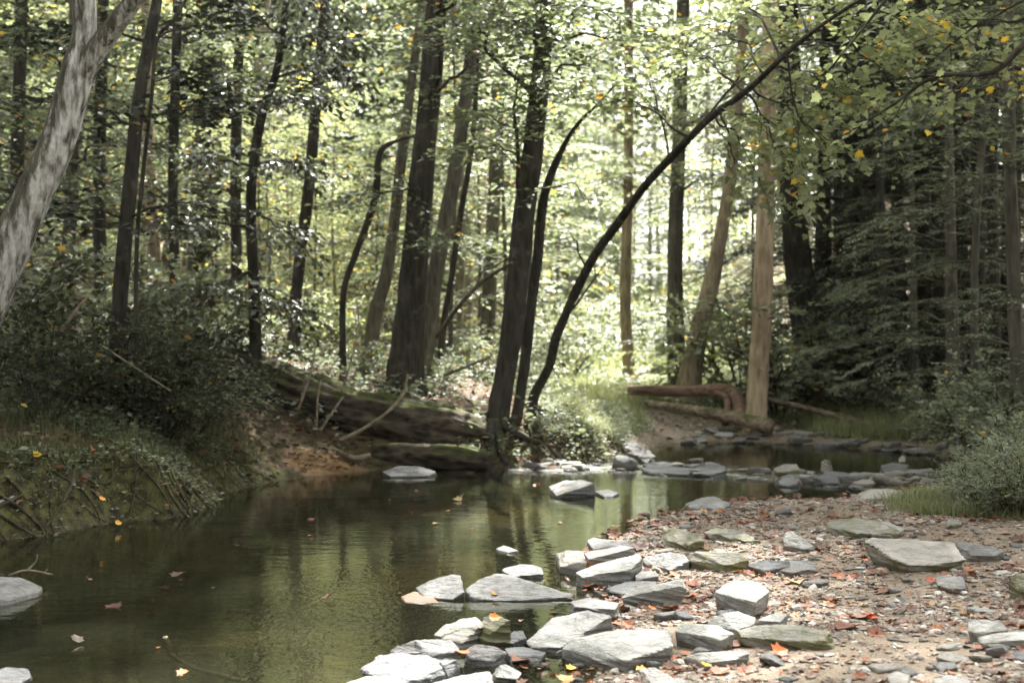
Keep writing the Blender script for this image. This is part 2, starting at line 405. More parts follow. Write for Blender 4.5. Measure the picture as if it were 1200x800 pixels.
# x, y, plateau height, run-out length from the shore
CTRL = np.array([(-4.2, 5, .62, .13), (-3.9, 9.5, .54, .12), (-3.0, 11, .50, .15), (-5.5, 11, 1.0, .8), (-2.7, 13, .75, .7), (-1.9, 15.2, .75, 1.7),
    (-3.6, 15.5, 1.15, 1.4), (-1.0, 16.8, .75, .6), (-4, 19, 1.35, 1.2), (-8, 14, 1.7, 1.2), (-12, 20, 2.4, 1.5), (-9, 28, 2.3, 1.5), (-1.2, 19.5, .95, .9), (0, 16.8, .55, .4),
    (.6, 17.8, .55, .5), (1.2, 19.5, .62, .8), (2.0, 23, .62, 1.6), (2.6, 21.2, .20, 1.5), (3.8, 21.3, .20, 2.2), (3, 22.8, .30, 2), (5.2, 21.3, .24, 2), (1.6, 21.5, .5, 1.2), (3, 30, .55, 2), (2, 42, .75, 2), (5, 27, .6, 2), (6, 21.3, .45, 1.8),
    (9, 21, .5, 1.6), (10, 28, 1.2, 2), (14, 22, 1.6, 2), (18, 40, 4.5, 3), (17, 52, 7, 3), (1.2, 7, .16, 1.0), (2.2, 8, .20, 1.2), (3.2, 7, .26, 1.5), (1.6, 10.2, .15, 1.0), (2.6, 11, .20, 1.2), (3.6, 10, .30, 1.6),
    (4.4, 12.5, .42, 1.2), (5, 9, .6, 2), (7, 12, 1.1, 2), (7, 17, 1.0, 1.5), (2, 4.5, .2, 1.2), (3.5, 4.5, .35, 1.4), (3, 0, .5, 2), (8, 3, 1.4, 3), (-9, 3, 1.6, 1), (-20, 40, 5, 3), (-14, 5, 2.5, 2),
    (0, 70, .8, 3), (5, 70, .8, 3), (6, 110, 1.5, 3), (18, 70, 9, 3), (-15, 80, 13, 3), (-26, 58, 12, 3), (-9, 52, 5, 3), (0, -20, 1.5, 3), (40, 20, 8, 4), (-40, 20, 9, 4), (-60, 120, 22, 4), (60, 120, 20, 4), (10, 180, 6, 4), (0, 300, 14, 4), (0, -90, 10, 4)])
RIFFLE = np.array([W(650, 549), W(760, 549), W(850, 553), W(930, 559), W(1000, 561), W(1060, 562), W(1110, 556)])

def polyline_dist(x, y, line):
    d = np.full(np.shape(x), 1e9)
    for (ax, ay), (bx, by) in zip(line[:-1], line[1:]):
        ex, ey = bx-ax, by-ay
        t = np.clip(((x-ax)*ex + (y-ay)*ey)/(ex*ex+ey*ey), 0, 1)
        d = np.minimum(d, np.hypot(x-ax-t*ex, y-ay-t*ey))
    return d

def ground(x, y):
    x = np.asarray(x, float); y = np.asarray(y, float)
    d = sdf_poly(x, y, SH)
    sw = 0; sh = 0; ss = 0
    for cx, cy, h, s in CTRL:
        w = 1/((x-cx)**2 + (y-cy)**2 + .15)**1.7
        sw = sw + w; sh = sh + w*h; ss = ss + w*s
    H_, S_ = sh/sw, ss/sw
    steep = smooth(.9, .3, S_)
    edge = d + (.12 + .12*steep)*fbm(x*2.2, y*2.2, None, 3, 3)*smooth(0, .4, d)
    land = H_*(1-np.exp(-np.maximum(edge, 0)/S_)) + .004
    land = land + steep*.22*fbm(x*3.2, y*3.2, None, 11, 4)*smooth(0.03, .3, d) + steep*.13*fbm(x*8, y*9, None, 13, 3)*smooth(.0, .12, d) + smooth(.2, 1.5, d)*.05*fbm(x*1.1, y*1.1, None, 21, 3) + smooth(0, .3, d)*.012*fbm(x*6, y*6, None, 31, 3)
    land = land + smooth(20, 60, y)*smooth(12, 40, np.abs(x))*2*fbm(x*.06, y*.06, None, 8, 3)
    shal = smooth(-.5, .8, x - .15*(y-6))
    bed = -np.minimum(.42 - .25*shal, -d*(.5 - .36*shal)) + .02*fbm(x*3, y*3, None, 5, 3)
    rf = np.exp(-(polyline_dist(x, y, RIFFLE)/.42)**2)
    bed = np.maximum(bed, -.25 + rf*(.25 + .012 + .06*fbm(x*2.4, y*2.0, None, 44, 3)))
    return np.where(d > 0, land, bed - .004)

def gz(x, y): return float(ground(np.array([x]), np.array([y]))[0])

def GP(px, py, h=0.0, water=True):
    """the point h metres above the ground (or water) seen at photo pixel (px, py)"""
    zg = 0.0
    for _ in range(12):
        Y = np.clip((HCAM-zg-h)*FPX/max(py-HY, 6), 3, 60)
        zn = gz((px-CX)/FPX*Y, Y)
        if water: zn = max(zn, 0)
        zg = .5*zg + .5*zn
    return np.array([(px-CX)/FPX*Y, Y, zg+h])

def axis(a, b, step, lo, hi):
    m = list(np.arange(a, b, step)); s = step
    v = b
    while v < hi: m.append(v); s *= 1.13; v += s
    m.append(hi); s = step; v = a
    while v > lo: s *= 1.13; v -= s; m.insert(0, max(v, lo))
    return np.array(m)
gx = axis(-6, 6.5, .05, -200, 200); gy = axis(4.6, 23, .055, -120, 300)
GX, GY = np.meshgrid(gx, gy); fxx, fyy = GX.ravel(), GY.ravel()
GZ = ground(fxx, fyy)
nx, ny = len(gx), len(gy)
i = np.arange(ny-1)[:, None]*nx + np.arange(nx-1)[None, :]
quads = np.stack([i, i+1, i+nx+1, i+nx], -1).reshape(-1, 4)
GZL, gxl, gyl = GZ.reshape(ny, nx), list(gx), list(gy)
def gz(x, y):                                            # from here on: read the height off the finished sheet
    a = min(max(bisect.bisect_right(gxl, x)-1, 0), nx-2); b = min(max(bisect.bisect_right(gyl, y)-1, 0), ny-2)
    u, v = (x-gxl[a])/(gxl[a+1]-gxl[a]), (y-gyl[b])/(gyl[b+1]-gyl[b])
    return float((GZL[b, a]*(1-u) + GZL[b, a+1]*u)*(1-v) + (GZL[b+1, a]*(1-u) + GZL[b+1, a+1]*u)*v)
dS = sdf_poly(fxx, fyy, SH)
def bar_weight(x, y):
    d = sdf_poly(x, y, SH)
    right = smooth(-.2, .5, x - np.interp(y, [0, 6, 9, 12, 14, 40], [0, 0, .2, .5, 1, 3])) * smooth(15.5, 13.5, y)
    far = smooth(1.6, 2.3, x)*smooth(18, 18.6, y)*smooth(22.5, 21.5, y)*smooth(4.6, 3.9, x)
    sand = smooth(.55, .25, np.hypot((x+1.95)/1.25, (y-15.1)/1.1))
    lowedge = smooth(.5, .15, d)*smooth(16, 18, y)*smooth(1, 2, x)
    bush = smooth(.2, .6, np.hypot((x-3.75)/.95, (y-10.3)/1.35))
    return np.clip(np.maximum.reduce([right*bush*smooth(6.5, 4.8, x), far, sand, lowedge]), 0, 1), sand
barw, sandw = bar_weight(fxx, fyy)
clr = smooth(-1, 1.5, fxx)*smooth(6 + .08*fyy, 3+.06*fyy, fxx)*smooth(18.2, 19.5, fyy)
clr = np.maximum(clr, smooth(1.3, .8, np.hypot((fxx-3.75)/1.0, (fyy-10.3)/1.4)))
steepw = smooth(-.1, .05, dS)*smooth(1.2, .2, dS)*smooth(-.8, -1.6, fxx)*smooth(17, 15, fyy)*(1-sandw)
me = mesh_from('ground', np.stack([fxx, fyy, GZ], 1), [quads], {'bar': barw, 'grassy': clr, 'moss': steepw, 'under': smooth(.02, -.04, GZ)*(dS < .3), 'sand': sandw})
m, nt, out = mat('ground_mixed'); N = NT(nt)
tc = N.n('TexCoord').outputs['Object']
nA, nB, nC = N.noise(tc, 1.3, 4), N.noise(tc, 11, 5, .6), N.noise(tc, 70, 4, .65)
vo = N.voro(tc, 38); vcol = N.voro(tc, 38, 'Color')
floor_c = N.mix(N.mr(nB, .35, .7), (.028, .022, .014), (.085, .062, .036))
floor_c = N.mix(N.mr(nC, .52, .62), floor_c, (.14, .095, .055))
grav = N.mix(N.mr(nB, .3, .7), (.105, .077, .051), (.19, .148, .105))
grav = N.mix(N.mr(nC, .45, .65, 0, .6), grav, (.24, .205, .158))
grav = N.mix(N.mr(nA, .5, .68, 0, .5), grav, (.165, .14, .108))
sandc = N.mix(N.mr(nB, .35, .65), (.15, .092, .042), (.24, .155, .08))
grav = N.mix(N.attr('sand'), grav, sandc)
mossc = N.mix(N.mr(nB, .4, .62), (.028, .022, .013), (.085, .085, .028))
grassc = N.mix(N.mr(nB, .3, .7), (.07, .075, .028), (.14, .14, .06))
col = N.mix(N.attr('moss'), floor_c, mossc)
col = N.mix(N.attr('grassy'), col, grassc)
col = N.mix(N.mr(N.math('ADD', N.attr('bar'), N.math('MULTIPLY', N.math('SUBTRACT', nB, .5), .7)), .35, .65), col, grav)
bedc = N.mix(N.mr(nB, .35, .65), (.036, .032, .020), (.095, .083, .054))
bedc = N.mix(N.mr(nC, .5, .7), bedc, (.145, .13, .09))
geo = N.n('NewGeometry'); sp = N.n('SeparateXYZ'); N.link(geo.outputs['Position'], sp.inputs[0])
damp = N.mr(N.math('ADD', sp.outputs[2], N.math('MULTIPLY', nB, .06)), .03, .10, .55, 0)
col = N.mix(damp, col, N.mix(1., col, (.4, .36, .3), 'MULTIPLY'))
col = N.mix(N.attr('under'), col, bedc)
hh = N.math('ADD', N.math('MULTIPLY', nB, .6), N.math('ADD', N.math('MULTIPLY', nC, .5), N.math('MULTIPLY', vo, .35)))
N.link(N.bsdf(col, .9, .15, N.bump(hh, .8, .02)), out.inputs[0])
g = new_obj('ground', me, m); tag(g, kind='structure')

# ------------------------------------------------------------------ water
wx = axis(-4, 6, .06, -12, 12); wy = axis(5, 21.5, .06, -8, 26)
WX, WY = np.meshgrid(wx, wy); a, b = WX.ravel(), WY.ravel()
rip = np.exp(-(polyline_dist(a, b, RIFFLE)/.55)**2)
glit = np.exp(-(((a+.85)/.42)**2 + ((b-7.3)/1.15)**2))
wz = rip*.016*fbm(a*6, b*8, None, 61, 3) + .0012*fbm(a*1.6, b*2.6, None, 62, 3)
n1, n2 = len(wx), len(wy); i = np.arange(n2-1)[:, None]*n1 + np.arange(n1-1)[None, :]
q = np.stack([i, i+1, i+n1+1, i+n1], -1).reshape(-1, 4)
keep = sdf_poly(a, b, SH) < .45
q = q[keep[q].all(1)]
used = np.zeros(len(a), bool); used[q.ravel()] = True; remap = np.cumsum(used)-1
me = mesh_from('water', np.stack([a, b, wz], 1)[used], [remap[q]], {'riffle': rip[used], 'chop': glit[used]})
m, nt, out = mat('stream_water'); N = NT(nt)
tc = N.n('TexCoord').outputs['Object']
w1 = N.noise(N.scale(tc, (1.0, 2.6, 1)), 3.2, 3, .5, .3); w2 = N.noise(N.scale(tc, (1, .9, 1)), 13, 3, .55, .2); w3 = N.noise(N.scale(tc, (1, .55, 1)), 27, 1.5, .5)
hgt = N.math('ADD', N.math('MULTIPLY', w1, .32), N.math('MULTIPLY', w2, .17))
hgt = N.math('ADD', hgt, N.math('MULTIPLY', w3, N.math('ADD', .012, N.math('ADD', N.math('MULTIPLY', N.attr('riffle'), 1.3), N.math('MULTIPLY', N.attr('chop'), 1.0)))))
nrm = N.bump(hgt, .55, .012)
gl = N.n('BsdfGlossy'); gl.inputs['Roughness'].default_value = .012; N.link(nrm, gl.inputs['Normal']); N.link(N.math('ADD', .012, N.math('MULTIPLY', N.attr('riffle'), .22)), gl.inputs['Roughness']); gl.inputs['Color'].default_value = (.93, .95, .86, 1)
tr = N.n('BsdfTransparent'); tr.inputs['Color'].default_value = (.46, .44, .31, 1)
df = N.n('BsdfDiffuse'); df.inputs['Color'].default_value = (.027, .029, .018, 1)
mx0 = N.n('MixShader'); mx0.inputs[0].default_value = .24; N.link(tr.outputs[0], mx0.inputs[1]); N.link(df.outputs[0], mx0.inputs[2])
fr = N.n('Fresnel'); fr.inputs['IOR'].default_value = 1.33; N.link(nrm, fr.inputs['Normal'])
mx = N.n('MixShader'); N.link(fr.outputs[0], mx.inputs[0]); N.link(mx0.outputs[0], mx.inputs[1]); N.link(gl.outputs[0], mx.inputs[2])
foam_sheen = N.math('MULTIPLY', N.attr('riffle'), N.mr(N.noise(N.scale(tc, (1, 2.2, 1)), 7, 5, .7), .50, .60), True)
fd = N.n('BsdfDiffuse'); fd.inputs['Color'].default_value = (.42, .43, .42, 1)  # pale flecks: some foam, plus the riffle's sky shine painted in
mf = N.n('MixShader'); N.link(N.math('MULTIPLY', foam_sheen, .75), mf.inputs[0]); N.link(mx.outputs[0], mf.inputs[1]); N.link(fd.outputs[0], mf.inputs[2])
N.link(mf.outputs[0], out.inputs[0])
wobj = new_obj('water', me, m); tag(wobj, kind='structure')

# ------------------------------------------------------------------ rocks
def hull_bm(points):
    bm = bmesh.new()
    for p in points: bm.verts.new(p)
    bmesh.ops.convex_hull(bm, input=bm.verts)
    loose = [v for v in bm.verts if not v.link_faces]
    bmesh.ops.delete(bm, geom=loose, context='VERTS')
    return bm

def remeshed(bm, voxel):
    """voxel-remesh a bmesh through an evaluated modifier; returns verts, faces"""
    me = bpy.data.meshes.new('tmp'); bm.to_mesh(me); bm.free()
    o = bpy.data.objects.new('tmp', me); COL.objects.link(o)
    md = o.modifiers.new('r', 'REMESH'); md.mode = 'VOXEL'; md.voxel_size = voxel
    dg = bpy.context.evaluated_depsgraph_get(); dg.update()
    ev = o.evaluated_get(dg); e = ev.to_mesh()
    v = np.empty(len(e.vertices)*3, np.float32); e.vertices.foreach_get('co', v)
    nr = np.empty(len(e.vertices)*3, np.float32); e.vertices.foreach_get('normal', nr)
    f = [list(p.vertices) for p in e.polygons]
    ev.to_mesh_clear(); bpy.data.objects.remove(o); bpy.data.meshes.remove(me)
    q = np.array([x for x in f if len(x) == 4], np.int32).reshape(-1, 4); t = np.array([x for x in f if len(x) == 3], np.int32).reshape(-1, 3)
    return v.reshape(-1, 3), nr.reshape(-1, 3), [q, t]

def make_rock(name, label, hulls, material, seed, strata=1.0, rough=1.0, cat='rock', group=None, chips=2):
    """hulls: point lists; each becomes a convex block, chipped at its corners, merged and weathered"""
    allp = np.vstack([np.asarray(h) for h in hulls]); c = allp.mean(0); c[2] = allp[:, 2].min()
    size = float(np.max(np.ptp(allp, axis=0))); rr = random.Random(seed)
    whole = bmesh.new()
    for h in hulls:
        bm = hull_bm([Vector(p - c) for p in np.asarray(h)])
        cen = Vector(np.asarray(h).mean(0) - c)
        for k in range(chips):                          # break corners off along random planes
            ext = np.ptp(np.asarray(h), axis=0)
            n = Vector((rr.uniform(-1, 1), rr.uniform(-1, .6), rr.uniform(.1, .8))); n.normalize()
            sup = max((v.co-cen).dot(n) for v in bm.verts)
            r = bmesh.ops.bisect_plane(bm, geom=bm.verts[:] + bm.edges[:] + bm.faces[:], plane_co=cen + n*sup*rr.uniform(.82, .95), plane_no=n, clear_outer=True)
            ed = [e for e in r['geom_cut'] if isinstance(e, bmesh.types.BMEdge)]
            if ed: bmesh.ops.holes_fill(bm, edges=bm.edges[:], sides=0)
        bmesh.ops.triangulate(bm, faces=bm.faces[:])
        tmp = bpy.data.meshes.new('t'); bm.to_mesh(tmp); bm.free(); whole.from_mesh(tmp); bpy.data.meshes.remove(tmp)
    bmesh.ops.recalc_face_normals(whole, faces=whole.faces[:])
    v, n, f = remeshed(whole, max(.0045, size/72))
    s = seed*1.37
    A = rough*min(.024, size*.026)
    lowf = fbm(v[:, 0]*3.2/size**.5+s, v[:, 1]*3.2/size**.5, v[:, 2]*5/size**.5, seed, 3)
    side = 1 - np.abs(n[:, 2])
    tilt = v[:, 2] + .12*v[:, 0] - .08*v[:, 1]
    ly = vnoise(tilt*60 + s, v[:, 0]*1.5, v[:, 1]*1.5, seed+3) + .5*vnoise(tilt*130 + s, v[:, 0]*2, v[:, 1]*2, seed+4)
    fine = fbm(v[:, 0]*22, v[:, 1]*22, v[:, 2]*38, seed+9, 4)
    step = np.round(2.5*(fbm(v[:, 0]*2.4/size**.6+s, v[:, 1]*2.4/size**.6, None, seed+7, 2)))/2.5
    disp = A*(.55*lowf + .40*fine) + strata*A*.75*side*ly + .5*A*strata*step*(n[:, 2] > .4)
    v = v + n*disp[:, None]
    me_ = mesh_from(name, v, f); me_.set_sharp_from_angle(angle=R(38)); o = new_obj(name, me_, M[material]); o.location = c
    tag(o, label, cat, group); return o

def rock(name, label, pts, material='slate_grey', under=.9, sink=.05, seed=1, strata=1.0, rough=1.0, cat='rock', group=None, extra=None, chips=2):
    """pts: (px, py, height above ground) round the top face"""
    hs = []
    for P_ in [pts] + (extra or []):
        top = np.array([GP(p[0], p[1], p[2]*.86) for p in P_]); cen = top.mean(0)
        bot = cen + (top-cen)*np.array([under, under, 0]); bot[:, 2] = np.array([min(gz(x, y), gz(cen[0], cen[1])) for x, y, _ in bot]) - sink
        hs.append(np.vstack([top, bot]))
    return make_rock(name, label, hs, material, seed, strata, rough, cat, group, chips)
# ------------------------------------------------------------------ the stones, one by one
S = 'slabs and boulders at the edge of the gravel bar'
rock('slate_slab', 'broad pale flat-topped slab with a dark undercut front, bottom centre by the water', [(657,760,.05),(672,748,.09),(720,737,.10),(784,736,.10),(788,755,.08),(737,773,.06),(700,774,.045)], 'slate_pale', .84, seed=1, group=S, chips=0)
rock('slate_slab', 'long grey slab tilted towards the water, directly behind the broad pale slab', [(617,750,.03),(648,723,.10),(690,713,.15),(724,716,.16),(714,729,.10),(690,745,.05),(655,759,.03),(624,758,.02)], 'slate_grey', .9, seed=2, group=S, chips=1)
rock('slate_slab', 'narrow pale slab lying half under the long tilted grey slab', [(668,704,.06),(692,699,.08),(725,706,.08),(722,714,.07),(700,712,.06),(670,710,.05)], 'slate_grey', .9, seed=3, group=S)
rock('slate_slab', 'wedge-shaped pale slab with a split end pointing up to the right', [(674,671,.08),(700,660,.10),(748,648,.14),(753,652,.14),(740,666,.10),(683,676,.07)], 'slate_pale', .92, seed=4, group=S, chips=0)
rock('slate_slab', 'thin slab with a brown leaf on it, stacked just behind the wedge-shaped slab', [(684,648,.07),(692,645,.08),(735,638,.13),(744,641,.12),(737,647,.08),(690,655,.06)], 'slate_pale', .9, seed=5, group=S)
rock('slate_slab', 'farthest small grey slab of the stack at the waterline', [(687,632,.06),(698,629,.07),(736,635,.07),(738,639,.05),(695,643,.04)], 'slate_grey', .9, seed=6, group=S)
rock('boulder', 'squat rounded lichen-spotted boulder standing in the shallows beside the stacked slabs', [(651,648,.07),(664,644,.14),(684,645,.15),(688,657,.11),(676,664,.06),(656,664,.05)], 'slate_warm', .98, seed=7, cat='boulder', group=S, strata=.3)
rock('slate_slab', 'small pale slab wedged under the right end of the wedge-shaped slab', [(742,668,.05),(769,669,.06),(772,674,.05),(746,679,.04)], 'slate_grey', .9, seed=8, group=S)
rock('slate_slab', 'flat dark slab almost flush with the mud below the wedge-shaped slab', [(706,690,.02),(738,680,.03),(770,681,.03),(765,690,.02),(730,696,.015)], 'slate_dark', .95, seed=9, group=S)
rock('slate_slab', 'layered grey slab with a jagged right end over a black hollow', [(727,701,.06),(738,690,.10),(800,677,.16),(807,683,.14),(792,693,.09),(750,701,.055)], 'slate_pale', .72, seed=10, group=S, chips=1)
rock('boulder', 'angular block with a bright flat top and shadowed front face on the open gravel', [(837,694,.10),(848,686,.12),(863,680,.13),(890,682,.13),(903,692,.11),(886,705,.10),(862,700,.10)], 'slate_pale', .84, seed=11, cat='boulder', group=S, chips=0, strata=.5)
rock('boulder', 'pale block with a grey front, right beside the broad slab', [(791,740,.08),(800,728,.11),(832,727,.12),(861,742,.08),(845,750,.06),(826,744,.08)], 'slate_pale', .9, seed=12, cat='boulder', group=S, chips=1, strata=.5)
rock('slate_slab', 'pale slab leaning back behind the pale grey-fronted block', [(826,729,.08),(846,718,.13),(865,715,.14),(886,722,.11),(884,731,.08),(860,740,.05)], 'slate_pale', .92, seed=13, group=S)
rock('slate_slab', 'small pale slab behind the long mossy rib of rock', [(884,727,.06),(905,718,.08),(924,718,.07),(915,728,.05),(892,731,.04)], 'slate_pale', .92, seed=14, group=S)
rock('slate_slab', 'long low mossy rib of rock running right across the gravel', [(861,737,.07),(885,732,.09),(930,731,.09),(980,741,.07),(990,748,.045),(955,751,.045),(868,746,.05)], 'slate_mossy', .85, seed=15, group=S, strata=1.6)
rock('slate_slab', 'flat elongated slab in front of the pale grey-fronted block', [(799,768,.04),(820,763,.06),(872,760,.06),(880,765,.05),(858,773,.03),(825,776,.03)], 'slate_pale', .84, seed=16, group=S)
rock('slate_slab', 'grey slab half in wet leaves under the front of the broad slab', [(746,781,.04),(762,778,.05),(790,790,.04),(792,808,.03),(768,806,.03)], 'slate_grey', .95, seed=17, group=S)
B2 = 'stones scattered over the gravel bar'
rock('boulder', 'mossy tan boulder nearest the water on the far gravel', [(775,624,.08),(790,617,.12),(812,623,.11),(826,629,.09),(808,638,.05),(782,634,.05)], 'slate_mossy', .92, seed=18, cat='boulder', group=B2)
rock('slate_slab', 'dull grey rock sunk in gravel between water and mossy boulder', [(750,653,.04),(775,647,.09),(800,647,.09),(808,656,.06),(785,667,.03),(758,660,.03)], 'slate_grey', .96, seed=19, group=B2)
rock('boulder', 'long olive-stained boulder with a rounded top behind the angular block', [(803,653,.06),(812,646,.11),(868,647,.11),(880,655,.08),(848,662,.05),(810,658,.05)], 'slate_mossy', .9, seed=20, cat='boulder', group=B2)
rock('slate_slab', 'thin log-like rib of rock lying farthest back on the gravel', [(825,620,.06),(835,616,.07),(870,622,.06),(892,632,.03),(872,632,.03),(832,625,.05)], 'slate_mossy', .9, seed=21, group=B2, strata=1.5)
rock('slate_slab', 'dark narrow slab right of the olive-stained boulder', [(874,662,.04),(892,656,.07),(925,657,.07),(926,663,.05),(896,669,.03)], 'slate_dark', .85, seed=22, group=B2)
rock('slate_slab', 'low grey slab beside the dark narrow slab', [(905,667,.03),(920,656,.07),(955,656,.06),(958,664,.04),(930,671,.03)], 'slate_grey', .9, seed=23, group=B2)
rock('boulder', 'upturned white shard with a shaded left edge amid pebbles', [(917,632,.05),(921,623,.12),(928,623,.12),(955,640,.04),(940,643,.03),(918,640,.04)], 'slate_pale', .95, seed=24, cat='boulder', group=B2, chips=0)
rock('slate_slab', 'low slab blotched olive and grey near the leafy bush', [(968,612,.07),(985,606,.09),(1020,607,.10),(1055,620,.05),(1050,626,.035),(1005,625,.05),(970,618,.05)], 'slate_mossy', .92, seed=25, group=B2)  # olive-blotched block here, separate buff block next to it
rock('slate_slab', 'buff end slab adjoining the low olive-blotched slab', [(1018,610,.08),(1042,611,.07),(1060,620,.045),(1048,627,.03),(1020,624,.05)], 'slate_warm', .95, seed=26, group=B2)
rock('slate_slab', 'biggest buff slab on the right, propped up on its left edge', [(1012,634,.15),(1022,630,.16),(1075,632,.15),(1118,635,.13),(1133,655,.065),(1100,660,.055),(1064,661,.06),(1046,654,.09)], 'slate_warm', .72, seed=27, group=B2, chips=0, strata=1.4)
rock('slate_slab', 'grey slab tucked behind the right end of the biggest buff slab', [(1115,635,.09),(1140,636,.10),(1178,645,.06),(1165,651,.04),(1132,651,.04)], 'slate_grey', .86, seed=28, group=B2)
rock('slate_slab', 'small layered grey stone in front of the biggest buff slab', [(1097,678,.045),(1108,674,.06),(1128,676,.06),(1133,686,.04),(1118,691,.025),(1099,686,.03)], 'slate_grey', .88, seed=29, group=B2, strata=2)
rock('boulder', 'dark green boulder cut by the right frame edge', [(1181,676,.10),(1190,671,.13),(1225,672,.14),(1228,690,.08),(1192,690,.07)], 'slate_mossy', .85, seed=30, cat='boulder', group=B2)
rock('boulder', 'white stone with a black end at the lower right', [(1134,728,.07),(1142,724,.09),(1172,727,.09),(1182,738,.05),(1150,742,.045),(1135,738,.05)], 'slate_pale', .85, seed=31, cat='boulder', group=B2)
rock('slate_slab', 'thin white slab under the white black-ended stone', [(1146,746,.04),(1168,741,.06),(1212,738,.07),(1215,748,.05),(1150,753,.03)], 'slate_pale', .9, seed=32, group=B2)
rock('slate_slab', 'grey slab partly out of the frame at the bottom right', [(1092,796,.04),(1110,789,.06),(1136,791,.05),(1140,806,.03),(1100,812,.03)], 'slate_grey', .95, seed=33, group=B2)
rock('slate_slab', 'small grey stone at the bottom edge left of the cut-off grey slab', [(1038,790,.03),(1050,785,.04),(1066,790,.03),(1064,802,.02),(1044,803,.02)], 'slate_grey', .95, seed=34, group=B2)
rock('slate_slab', 'long pale slab where the gravel meets the upper pool', [(1005,580,.06),(1018,573,.09),(1055,573,.09),(1092,578,.05),(1085,583,.03),(1042,582,.04),(1010,587,.03)], 'slate_warm', .94, seed=35, group=B2)
rock('slate_slab', 'dark-ended slab at the tip of the gravel by the still pool', [(803,590,.05),(822,582,.10),(838,581,.10),(858,591,.04),(848,596,.025),(808,596,.03)], 'slate_grey', .9, seed=36, group=B2)
W1 = 'rocks standing in the stream'
rock('boulder', 'pointed grey rock with an orange leaf alone in mid-stream', [(643,569,.08),(660,563,.12),(684,562,.15),(698,566,.14),(693,573,.06),(652,581,.02)], 'slate_grey', .9, seed=37, cat='boulder', group=W1, chips=1)
rock('boulder', 'low flat rock barely breaking the water beside the mid-stream rock', [(694,575,.02),(712,573,.03),(726,577,.025),(712,584,.015)], 'slate_dark', .95, seed=38, cat='boulder', group=W1)
rock('boulder', 'small flat-topped stone alone in the brown water', [(581,642,.02),(590,638,.035),(606,640,.035),(608,645,.015),(592,647,.01)], 'slate_grey', .95, seed=39, cat='boulder', group=W1)
rock('boulder', 'knobbly blue-grey rock at the left end of the half-sunk reef', [(487,688,.03),(512,676,.09),(527,671,.11),(544,675,.11),(547,692,.04),(530,702,.01),(495,699,.01)], 'slate_grey', .98, seed=40, cat='boulder', group=W1, strata=.4, rough=1.6)
rock('boulder', 'broad smooth blue-grey rock forming the main part of the half-sunk reef', [(546,690,.05),(562,678,.10),(582,671,.12),(614,672,.12),(640,683,.07),(672,690,.045),(670,698,.02),(612,703,.01),(555,702,.01)], 'slate_grey', .98, seed=41, cat='boulder', group=W1, strata=.4, rough=1.2)
rock('boulder', 'rusty orange stone just under the surface by the reef', [(470,698,.012),(485,692,.02),(512,696,.02),(524,703,.008),(500,708,.003),(475,705,.003)], 'slate_rust', .98, seed=42, cat='boulder', group=W1, strata=.3)
rock('boulder', 'dark low ledge between the reef and the squat boulder', [(585,667,.03),(610,661,.06),(634,662,.06),(638,672,.03),(600,675,.015)], 'slate_dark', .95, seed=43, cat='boulder', group=W1)
rock('boulder', 'pale scalloped boulder on the water\'s edge left of the mossy dark one', [(507,742,.07),(522,728,.11),(540,718,.16),(558,717,.16),(566,729,.13),(552,744,.07),(535,760,.02)], 'slate_warm', .9, seed=44, cat='boulder', group=W1, rough=1.5)
rock('boulder', 'mossy dark boulder with an orange leaf on top', [(558,738,.08),(566,722,.15),(578,718,.17),(598,726,.15),(600,737,.10),(596,752,.03),(562,752,.04)], 'slate_mossy', .9, seed=45, cat='boulder', group=W1)
rock('boulder', 'small round dark stone wedged right of the mossy dark boulder', [(594,745,.05),(602,738,.08),(613,738,.08),(617,746,.05),(600,755,.02)], 'slate_dark', .95, seed=46, cat='boulder', group=W1)
rock('slate_slab', 'flat grey ledge topping the cracked outcrop at the bottom left', [(459,757,.10),(478,750,.14),(528,749,.15),(536,760,.12),(518,770,.09),(470,768,.08)], 'slate_grey', .9, seed=47, group=W1, strata=1.6)
rock('boulder', 'cracked blue-black outcrop of rock at the bottom left of the stones', [(428,784,.04),(446,768,.09),(475,762,.11),(525,768,.09),(540,776,.07),(508,792,.05),(490,801,.03),(445,797,.02)], 'slate_dark', .95, seed=48, cat='boulder', group=W1, strata=1.8, rough=1.6)
rock('boulder', 'low pale rock in front of the mossy dark boulder', [(543,765,.06),(556,754,.10),(580,757,.09),(594,765,.05),(578,775,.03),(552,773,.04)], 'slate_grey', .95, seed=49, cat='boulder', group=W1)
rock('slate_slab', 'flat dark ledge running right from the low pale rock', [(590,758,.04),(612,757,.05),(640,764,.035),(634,771,.02),(598,771,.02)], 'slate_dark', .95, seed=50, group=W1)
rock('boulder', 'triangular grey stone in brown shallows among wet leaves', [(574,784,.04),(580,777,.06),(588,773,.08),(610,787,.04),(606,795,.02),(580,793,.02)], 'slate_grey', .95, seed=51, cat='boulder', group=W1)
rock('slate_slab', 'pale slab cut by the bottom edge beside the cracked outcrop', [(508,798,.05),(540,790,.07),(574,785,.08),(579,796,.06),(570,815,.03),(515,818,.03)], 'slate_grey', .95, seed=52, group=W1)
rock('boulder', 'brown-grey stone cut by the bottom edge below the cracked outcrop', [(406,800,.03),(428,792,.05),(452,792,.05),(475,800,.04),(470,815,.02),(412,815,.02)], 'slate_warm', .98, seed=53, cat='boulder', group=W1)
rock('boulder', 'smooth grey rock at the left edge with a bare twig on it', [(-25,690,.10),(0,675,.13),(25,676,.11),(50,687,.04),(44,697,.02),(10,707,.01),(-20,707,.02)], 'slate_grey', .98, seed=54, cat='boulder', group=W1, strata=.3)
